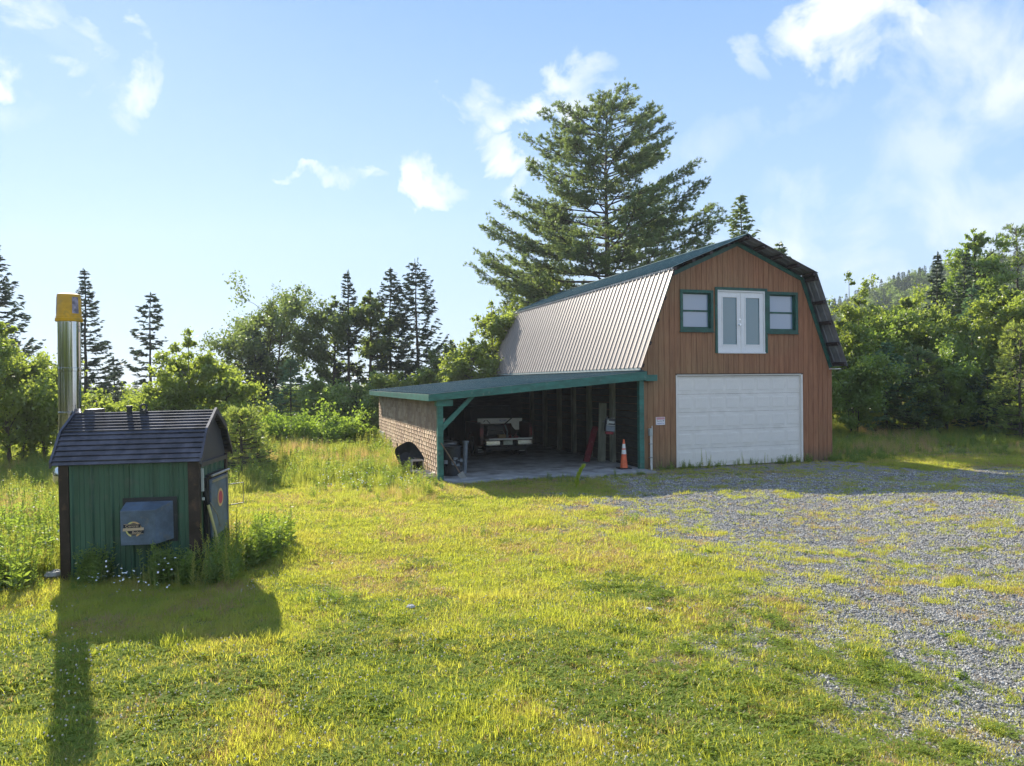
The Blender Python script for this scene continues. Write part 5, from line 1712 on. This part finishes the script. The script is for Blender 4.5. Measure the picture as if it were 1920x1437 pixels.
def spire(seed, h, mat, leaf=.07, n=46, stems=3, rad=.10):
    """upright stalks ringed with short narrow leaves"""
    rg = np.random.default_rng(seed)
    CC = []; AX = []; SZ = []; st = Tubes()
    for s in range(stems):
        a = rg.uniform(0, 6.28); p0 = np.array([rad * math.cos(a), rad * math.sin(a), 0]) * rg.uniform(.1, 1); hh = h * rg.uniform(.6, 1.05)
        p1 = p0 + np.array([rg.normal(0, .06) * hh, rg.normal(0, .06) * hh, hh])
        st.add(np.stack([p0, (p0 + p1) / 2, p1]), np.array([.005, .004, .003]), 3)
        t_ = np.linspace(.15, 1, n); w = np.arange(n) * 2.4
        ax = unit(np.stack([np.cos(w), np.sin(w), .55 + .9 * t_], 1))
        sz = leaf * (1.2 - .75 * t_) * rg.uniform(.8, 1.2, n)
        CC.append(p0[None] + (p1 - p0)[None] * t_[:, None] + ax * (sz * .5)[:, None]); AX.append(ax); SZ.append(sz)
    C = np.concatenate(CC); A = np.concatenate(AX)
    V, Q = leaves(C, np.concatenate(SZ), rg, A=A, aspect=.22, vary=.1)
    V2 = np.concatenate(st.V); Q2 = np.concatenate(st.Q) + len(V)
    return quad_mesh('spire', np.concatenate([V, V2]), np.concatenate([Q, Q2]), mat, np.concatenate([np.repeat(rg.uniform(0, 1, len(C)), 4), np.full(len(V2), .5)]))


def clover(seed, n, mat, rad=.09, hmax=.07, leaf=.022):
    rg = np.random.default_rng(seed)
    a = rg.uniform(0, 6.28, n); r_ = rad * np.sqrt(rg.uniform(0, 1, n))
    c = np.stack([r_ * np.cos(a), r_ * np.sin(a), rg.uniform(.02, hmax, n)], 1)
    CC = []; AX = []
    a0 = rg.uniform(0, 6.28, n)
    for k in range(3):
        w = a0 + k * 2.094
        ax = unit(np.stack([np.cos(w), np.sin(w), rg.uniform(-.1, .35, n)], 1))
        CC.append(c + ax * leaf * .55); AX.append(ax)
    C = np.concatenate(CC); A = np.concatenate(AX)
    A2 = unit(A); B = unit(np.cross(A2, np.array([0, 0, 1.])[None] + rg.normal(0, .3, (len(C), 3))))
    s = leaf * rg.uniform(.8, 1.2, len(C))
    V = np.stack([C - A2 * (s * .5)[:, None], C + B * (s * .42)[:, None], C + A2 * (s * .5)[:, None], C - B * (s * .42)[:, None]], 1).reshape(-1, 3)
    return quad_mesh('clover', V, np.arange(len(V)).reshape(-1, 4), mat, np.repeat(rg.uniform(0, 1, len(C)), 4))


def flower_heads(seed, n, h, rad, r_, petal_mat, flat=False):
    """a few little flower heads on thin stalks"""
    rg = np.random.default_rng(seed)
    m_ = MB()
    for k in range(n):
        a = rg.uniform(0, 6.28); q = rad * math.sqrt(rg.uniform(0, 1)); x, y, z = q * math.cos(a), q * math.sin(a), h * rg.uniform(.6, 1.1)
        if flat:
            tx, ty = rg.normal(0, .3, 2)
            m_.add([(x + r_ * math.cos(b), y + r_ * math.sin(b), z + r_ * (tx * math.cos(b) + ty * math.sin(b))) for b in np.linspace(0, 6.283, 9)[:-1]], [tuple(range(8))])
        else:
            m_.lathe([(.001, -r_), (r_ * .8, -r_ * .4), (r_, .2 * r_), (r_ * .5, r_ * .9), (.001, r_)], (x, y, z), 6)
    return m_.mesh('heads', petal_mat)


def stone(seed, r_):
    rg = np.random.default_rng(seed)
    m_ = MB()
    vs = [np.array([math.cos(a) * s, math.sin(a) * s, z]) for z, s in ((-.4, .7), (.25, 1.0), (.6, .5)) for a in np.linspace(0, 6.283, 6)[:-1]]
    vs = [tuple(r_ * v * rg.uniform(.75, 1.2, 3)) for v in vs]
    fs = []
    for i in range(2):
        for k in range(5):
            k2 = (k + 1) % 5; fs.append((i * 5 + k, i * 5 + k2, i * 5 + 5 + k2, i * 5 + 5 + k))
    fs.append(tuple(range(10, 15)))
    m_.add(vs, fs)
    return m_.mesh('stone', M['gravel_stone'])


def gravel_stone_mat():
    m, t, out = new_mat('gravel_stone_mix')
    b = N(t, 'ShaderNodeBsdfPrincipled')
    oi = N(t, 'ShaderNodeObjectInfo')
    c = ramp(t, oi.outputs['Random'], [(0., (.14, .13, .115)), (.4, (.27, .255, .23)), (.8, (.40, .385, .355)), (1., (.58, .56, .52))])
    L(t, c, b.inputs['Base Color']); b.inputs['Roughness'].default_value = .8
    L(t, b.outputs[0], out.inputs[0])
    return m


M['gravel_stone'] = gravel_stone_mat()


def frustum_pts(n, d0, d1, power=1.0, xpad=1.05, rg=rng, x0=-1.0, x1=1.0):
    """points on the ground within view, thicker near the camera"""
    u = rg.uniform(0, 1, n)
    if power == 0:
        d = d0 * (d1 / d0) ** u
    else:
        d = (d0 ** power + u * (d1 ** power - d0 ** power)) ** (1 / power)
    x = rg.uniform(x0, x1, n) * d * .72 * xpad
    return x, d


def inside_buildings(x, y):
    t, s = barn_local(x, y)
    a = (t > -6.75) & (t < 7.5) & (s > -.0) & (s < 15.1)
    a |= (t > -6.55) & (t < .05) & (s > -.98) & (s < .1)
    dx, dy = x + 6.42, y - 10.45
    sx = dx * math.cos(R(5)) + dy * math.sin(R(5)); sy = -dx * math.sin(R(5)) + dy * math.cos(R(5))
    a |= (sx > -.02) & (sx < 1.95) & (sy > -.02) & (sy < 1.35)
    return a


def meadow_amt(x, y):
    """0 on the mown lawn, 1 in the tall growth"""
    n = (fbm(x * .5 + 3, y * .5) - .5) * 3
    left = sstep(-6.2, -7.4, x + n * .35) * sstep(8.0, 9.5, y + n)         # left of the shed
    back = sstep(16.5, 22, y + n * 1.6 + .45 * (x + 4)) * sstep(.0, -2.2, x + n * .2)
    wallside = sstep(18.5, 20.5, y) * sstep(-1.4, -2.6, x)
    right = sstep(25.5, 27.5, y + n) * sstep(8, 11, x)
    t, s = barn_local(x, y)
    far = sstep(24, 30, y) * (1 - sstep(-1, 2, x) * sstep(12, 9, x))
    return np.clip(np.maximum.reduce([left, back, wallside * .8, right * .7, far * .8]), 0, 1)


def rots(n, tilt=.12, rg=rng):
    return np.stack([rg.normal(0, tilt, n), rg.normal(0, tilt, n), rg.uniform(0, 6.283, n)], 1)


def strew_grass():
    lawn = [blades(100 + i, 34, .035, .10, .0028, .10, M['lf_lawn'], bend=.75) for i in range(5)]
    lawn += [blades(110 + i, 26, .05, .15, .0030, .07, M['lf_lawn'], bend=.6) for i in range(2)]
    lawn += [clover(120 + i, 30, M['lf_clover'], rad=.11) for i in range(3)]
    lawn += [blades(126, 26, .03, .09, .0026, .10, M['lf_straw'], bend=1.1)]
    lawn += [herb(127, .05, 3, .07, 5, M['lf_weed'], rad=.03, aspect=.5, upr=.4)]
    # close lawn
    x, y = frustum_pts(290000, 4.4, 27, power=.75)
    g = gravel_amt(x, y); md = meadow_amt(x, y)
    lush = fbm(x * .8 + 50, y * .8)
    fine = fbm(x * 2.6 + 11, y * 2.6 + 70)
    thin = sstep(.36, .56, lush * .55 + fine * .45)
    p = (1 - g) ** 1.7 * (.34 + .66 * thin) + g * (.035 + sstep(.50, .68, fbm(x * 2.1 + 80, y * 2.6)) * .40 * sstep(.4, .6, fbm(x * 6, y * 6 + 3)))
    # bare scuffs in the middle of the lawn
    bare = np.exp(-(((x - 1.2) / 1.6) ** 2 + ((y - 10.5) / 3.2) ** 2)) * .45 * sstep(.45, .6, fbm(x * 2, y * 2 + 9))
    p = p * (1 - bare) * (1 - .45 * md)
    keep = (rng.uniform(0, 1, len(x)) < p) & ~inside_buildings(x, y)
    x, y, g, md, lush = x[keep], y[keep], g[keep], md[keep], lush[keep]
    n = len(x)
    s = rng.uniform(.65, 1.35, n) * np.interp(y, [5, 12, 25], [.95, 1.15, 1.6]) * np.where(g > .5, .75, 1) * (.75 + .6 * lush)
    idx = rng.integers(0, 7, n)
    cl = fbm(x * .7 + 200, y * .7) + np.interp(y, [5, 9, 13], [.16, .03, -.15])
    isc = rng.uniform(0, 1, n) < sstep(.54, .72, cl) * .28
    idx = np.where(isc, rng.integers(7, 10, n), idx)
    P = np.stack([x, y, H(x, y) - .004], 1)
    clump = sstep(.62, .74, fbm(x * 1.9 + 33, y * 1.9 + 12))
    sz = s * np.interp(y, [5, 12, 25], [.56, .50, .40]) * (1 + .45 * clump)
    isb = (rng.uniform(0, 1, n) < .5 * sstep(.52, .64, fbm(x * 1.3 + 140, y * 1.3)) + .12) & (idx < 7)
    idx = np.where(isb, 10, idx)
    isr = (rng.uniform(0, 1, n) < .05) & (idx < 7)
    idx = np.where(isr, 11, idx)
    scatter('lawn_grass', P, rots(n), np.stack([s, s, sz], 1), idx, lawn)
    print('lawn', n)

    # taller meadow growth
    tall = [blades(130 + i, 40, .22, .55, .0045, .16, M['lf_meadow'], bend=.55, seg=3) for i in range(4)]
    tall += [blades(136 + i, 34, .30, .62, .0035, .14, M['lf_straw'], bend=.4, seg=3) for i in range(2)]
    tall += [herb(140 + i, .55, 7, .10, 16, M['lf_weed'], rad=.16) for i in range(4)]
    tall += [spire(145 + i, .7, M['lf_meadow'], stems=4) for i in range(2)]
    x, y = frustum_pts(60000, 8.5, 46, power=1.0)
    md = meadow_amt(x, y)
    pat = fbm(x * .55 + 20, y * .55 + 60)
    keep = (rng.uniform(0, 1, len(x)) < md * (.35 + .65 * sstep(.35, .6, pat))) & ~inside_buildings(x, y)
    t, s_ = barn_local(x, y)
    keep &= ~((t > -7.3) & (t < 9) & (s_ < 0) & (s_ > -6))
    keep &= ~((x > -7.0) & (x < -4.2) & (y > 8.9) & (y < 10.6))
    keep &= ~((x > -3.6) & (x < -2.2) & (y > 20.2) & (y < 22.8) & (rng.uniform(0, 1, len(x)) < .8))
    x, y, pat, md = x[keep], y[keep], pat[keep], md[keep]
    n = len(x)
    straw = fbm(x * .35 + 7, y * .35 + 90)
    u = rng.uniform(0, 1, n)
    idx = rng.integers(0, 4, n)
    idx = np.where(u < .28, rng.integers(6, 10, n), idx)
    idx = np.where((u > .28) & (u < .38), rng.integers(10, 12, n), idx)
    idx = np.where((straw > .60) & (rng.uniform(0, 1, n) < .6), rng.integers(4, 6, n), idx)
    s = rng.uniform(.55, 1.15, n) * (.55 + .75 * pat) * (.6 + .4 * md) * np.interp(y, [10, 20, 40], [1.0, 1.05, 1.5])
    s = np.where(x > 8, s * .62, s)
    scatter('meadow_grass', np.stack([x, y, H(x, y) - .01], 1), rots(n, .1), s, idx, tall)
    print('meadow', n)

    # weeds round the boiler shed, along walls
    wd = [herb(150 + i, .8, 6, .13, 26, M['lf_weed'], rad=.15, aspect=.28, upr=.8) for i in range(5)]
    wd += [herb(156 + i, .42, 8, .15, 12, M['lf_weed'], rad=.2, aspect=.45) for i in range(3)]
    wd += [spire(190 + i, .8, M['lf_meadow' if i % 2 else 'lf_weed'], stems=2 + i % 3) for i in range(6)]
    pts = []

    def band(n, xa, xb, ya, yb, s0, s1, pick=None):
        for _ in range(n):
            pts.append((rng.uniform(xa, xb), rng.uniform(ya, yb), rng.uniform(s0, s1), int(rng.integers(*(pick or (0, 8))))))
    band(8, -6.45, -4.5, 9.9, 10.40, .2, .36)
    band(10, -6.2, -5.0, 9.8, 10.35, .2, .4, (8, 14))
    band(14, -5.2, -4.4, 9.8, 10.35, .3, .55, (8, 14))
    band(26, -4.4, -3.9, 9.9, 12.6, .6, 1.2, (8, 14))
    band(90, -9.5, -6.55, 8.6, 14, .4, 1.0, (8, 14))
    band(12, -6.0, -5.7, 10.1, 10.4, .5, .75, (0, 5))
    band(10, -6.5, -4.2, 9.1, 9.9, .10, .18)
    band(22, -5.15, -4.45, 10.1, 10.45, .45, .85, (0, 5))
    band(24, -4.40, -4.05, 10.2, 11.9, .5, 1.0, (0, 5))
    band(26, -4.25, -3.9, 11.2, 13.0, .6, 1.05)
    band(5, -6.1, -5.85, 10.1, 10.4, .45, .7, (0, 5))
    band(130, -9.5, -6.55, 9.2, 14, .5, 1.05)
    band(30, -7.8, -6.9, 8.4, 9.6, .25, .5)
    # along the barn front and the slab
    for _ in range(75):
        t = rng.choice([rng.uniform(.3, 2.6), rng.uniform(4.9, 7.6), rng.uniform(.2, 7.5)]); s_ = rng.uniform(-.45, -.06)
        p = BC + BV * t + BU * s_; pts.append((p[0], p[1], rng.uniform(.18, .42), int(rng.integers(0, 8))))
    for t, k in ((2.05, .85), (2.2, .6), (3.55, .6), (4.4, .55), (1.3, .45), (5.8, .4)):
        p = BC + BV * t + BU * -.35; pts.append((p[0], p[1], k, 9))
    for _ in range(80):
        t = rng.uniform(7.4, 9.5); s_ = rng.uniform(-1.0, 1.5)
        p = BC + BV * t + BU * s_; pts.append((p[0], p[1], rng.uniform(.25, .5), int(rng.integers(0, 8))))
    for _ in range(40):
        t = rng.uniform(-5, 0); s_ = rng.uniform(-1.35, -.98)
        p = BC + BV * t + BU * s_; pts.append((p[0], p[1], rng.uniform(.12, .32), int(rng.integers(0, 8))))
    for _ in range(120):
        t = rng.uniform(-8.4, -6.8); s_ = rng.uniform(-2.0, 11)
        p = BC + BV * t + BU * s_; pts.append((p[0], p[1], rng.uniform(.35, .75), int(rng.integers(0, 8))))
    for cx, cy, k in ((-2.35, 9.3, 16), (1.7, 20.2, 10), (-3.1, 15, 12), (-.6, 13.2, 6), (2.2, 14.6, 5), (3.9, 6.8, 5)):
        for _ in range(k): pts.append((cx + rng.normal(0, .22), cy + rng.normal(0, .22), rng.uniform(.14, .30), int(rng.integers(0, 8))))
    a = np.array(pts)
    x, y = a[:, 0], a[:, 1]
    ok = ~inside_buildings(x, y)
    a = a[ok]; x, y = a[:, 0], a[:, 1]
    scatter('weeds', np.stack([x, y, H(x, y) - .01], 1), rots(len(x), .08), a[:, 2], a[:, 3].astype(int), wd)

    # clover heads in the lawn
    hd_ = [flower_heads(160 + i, 3, .10, .16, .0085, M['clover_head']) for i in range(3)]
    x, y = frustum_pts(2400, 4.6, 16, power=.8)
    cl = fbm(x * .7 + 200, y * .7) + np.interp(y, [5, 9, 13], [.16, .05, -.1])
    k = (rng.uniform(0, 1, len(x)) < sstep(.48, .62, cl) * .65) & (gravel_amt(x, y) < .3) & ~inside_buildings(x, y) & (meadow_amt(x, y) < .3)
    x, y = x[k], y[k]
    scatter('clover_flowers', np.stack([x, y, H(x, y)], 1), rots(len(x), .05), rng.uniform(.8, 1.2, len(x)), rng.integers(0, 3, len(x)), hd_)
    # daisies before the shed and pale little flowers in the meadow
    ds = [flower_heads(170 + i, 3, .42, .14, .013, M['petal'], flat=True) for i in range(3)]
    x = np.concatenate([rng.uniform(-5.6, -4.4, 22), rng.uniform(-9, -6.6, 46), rng.uniform(-5, -2.5, 60)]); y = np.concatenate([rng.uniform(9.0, 10.0, 22), rng.uniform(9, 13, 46), rng.uniform(17, 22, 60)])
    scatter('daisies', np.stack([x, y, H(x, y)], 1), rots(len(x), .05), rng.uniform(.7, 1.25, len(x)), rng.integers(0, 3, len(x)), ds)

    # loose stones on the drive
    st = [stone(180 + i, .0098) for i in range(6)]
    x, y = frustum_pts(220000, 5.0, 22, power=.8, x0=0.05)
    g = gravel_amt(x, y)
    k = (rng.uniform(0, 1, len(x)) < g * .8 + .02) & ~inside_buildings(x, y)
    x, y = x[k], y[k]; n = len(x)
    scatter('gravel', np.stack([x, y, H(x, y) + .003], 1), rng.uniform(0, 6.28, (n, 3)) * np.array([.15, .15, 1]), rng.uniform(.4, 1.35, n) ** 1.6 * 1.15 * np.interp(y, [5, 12, 22], [.95, 1.1, 1.5]), rng.integers(0, 6, n), st)
    print('stones', n)


strew_grass()

for i, (px, py, rr, lab) in enumerate(((766, 1148, .055, 'small pale flat stone lying in lawn right of boiler shed shadow'), (1212, 1151, .05, 'small pale stone in thin grass near edge of the gravel'), (98, 1088, .13, 'pale rock lying in weeds at left corner of boiler shed'), (52, 1092, .09, 'smaller pale rock in the weeds at left photo edge'))):
    d = 2.8 * 1378 / (py - hy(px)); x = at(px, d)
    m_ = MB(); m_.lathe([(rr * .5, 0), (rr, rr * .25), (rr * .85, rr * .6), (rr * .3, rr * .75)], n=9)
    rg_ = np.random.default_rng(i); m_.v = [tuple(np.array(v) * rg_.uniform(.82, 1.15, 3)) for v in m_.v]
    o = m_.build('stone', M['foundation']); o.location = (x, d, float(H(x, d)) + .03); o.rotation_euler = (0, 0, i); tag(o, lab, 'stone')

# mullein lit by the sun in front of the carport
mu = empty('mullein', (at(1078, 19.3), 19.3, float(H(at(1078, 19.3), 19.3))), 0, 'bright yellow-green mullein stalk glowing in sun before the carport slab', 'plant')
P = np.array([[0, 0, 0], [.03, 0, .2], [.10, 0, .42], [.22, 0, .62]])
T_ = Tubes(); T_.add(P, np.array([.02, .03, .035, .012]), 6)
link('stem', T_.mesh('stem', M['lf_mullein']), mu)
rg_ = np.random.default_rng(9)
t_ = rg_.uniform(.15, 1, 150); c_ = np.stack([np.interp(t_ * .62, P[:, 2], P[:, k]) for k in range(3)], 1); c_[:, 2] = t_ * .62
a_ = rg_.uniform(0, 6.28, 150); ax_ = np.stack([np.cos(a_), np.sin(a_), np.full(150, .9)], 1)
V_, Q_ = leaves(c_ + unit(ax_) * .035, .10, rg_, A=ax_, aspect=.5)
link('leaves', quad_mesh('leaves', V_, Q_, M['lf_mullein'], np.repeat(rg_.uniform(0, 1, 150), 4)), mu)

# ------------------------------------------------------------------ far woods: reads as one mass
def far_woods():
    def cheap(T, LV, _, LA, mat):
        V = np.concatenate(LV); Q = np.arange(len(V)).reshape(-1, 4); A = np.concatenate(LA)
        V2 = np.concatenate(T.V); Q2 = np.concatenate(T.Q) + len(V)
        return quad_mesh('far_tree', np.concatenate([V, V2]), np.concatenate([Q, Q2]), mat, np.concatenate([A, np.full(len(V2), .1)]))
    vs = [cheap(*conifer(300 + i, 9, 1.9, step=.55, needles=.34, base=.05), M['lf_fir']) for i in range(3)]
    vs += [cheap(*broadleaf(310 + i, 8, 2.6, 3600, .32, base=.05), M[m]) for i, m in enumerate(('lf_forest', 'lf_maple', 'lf_forest'))]
    pts = []
    rg = np.random.default_rng(44)
    # behind the left treeline, the ground falls away a little
    for _ in range(420):
        y = rg.uniform(48, 100); x = rg.uniform(-.78, .12) * y
        z = float(H(x, y)); top = 2.8 + rg.uniform(-.025, .010) * y
        pts.append((x, y, z, max(.18, (top - z) / 9), int(rg.integers(0, 6))))
    for _ in range(170):
        y = rg.uniform(42, 50); x = rg.uniform(-.78, .05) * y
        z = float(H(x, y)); top = 2.8 + rg.uniform(-.04, .002) * y
        pts.append((x, y, z, max(.2, (top - z) / 9), int(rg.integers(0, 6))))
    # right, up the slope to the hill
    for _ in range(420):
        y = rg.uniform(50, 150); x = rg.uniform(.36, .85) * y
        z = float(H(x, y)); r_ = x / y
        e = np.interp(r_, [.36, .44, .5, .56, .62, .72, .85], [.03, .045, .07, .09, .11, .13, .14])
        top = 2.8 + (e * rg.uniform(.55, 1.0)) * y
        pts.append((x, y, z - 1, min(2.2, max(.4, (top - z) / 9)), int(rg.integers(0, 6))))
    # woods all round the clearing, also behind the drone (they show in panes and steel)
    for _ in range(330):
        a_ = rg.uniform(R(115), R(425)); d_ = rg.uniform(42, 85)
        x, y = d_ * math.sin(a_), d_ * math.cos(a_)
        if y > 0 and abs(x / y) < .86: continue
        pts.append((x, y, float(H(x, y)) - .3, rg.uniform(.8, 1.5), int(rg.integers(0, 6))))
    # on the hill
    for _ in range(2600):
        y = rg.uniform(170, 330); x = rg.uniform(.36, .95) * y
        z = float(hill_h(np.array([x]), np.array([y]))[0])
        pts.append((x, y, z - 1, rg.uniform(.55, 1.05), int(rg.choice([0, 1, 2, 0, 3, 4, 5]))))
    a = np.array(pts); n = len(a)
    rot = np.zeros((n, 3)); rot[:, 2] = rg.uniform(0, 6.28, n)
    scatter('far_woods', a[:, :3], rot, a[:, 3], a[:, 4].astype(int), vs)


far_woods()

# ------------------------------------------------------------------ haze between the trees
def haze():
    m, t, out = new_mat('thin_summer_haze')
    pv = N(t, 'ShaderNodeVolumePrincipled')
    pv.inputs['Color'].default_value = (.86, .92, 1, 1)
    pv.inputs['Density'].default_value = .00045
    pv.inputs['Anisotropy'].default_value = .3
    L(t, pv.outputs[0], out.inputs['Volume'])
    o = MB().box(-420, 520, -120, 450, -9, 95).build('haze', m)
    o['kind'] = 'stuff'


haze()
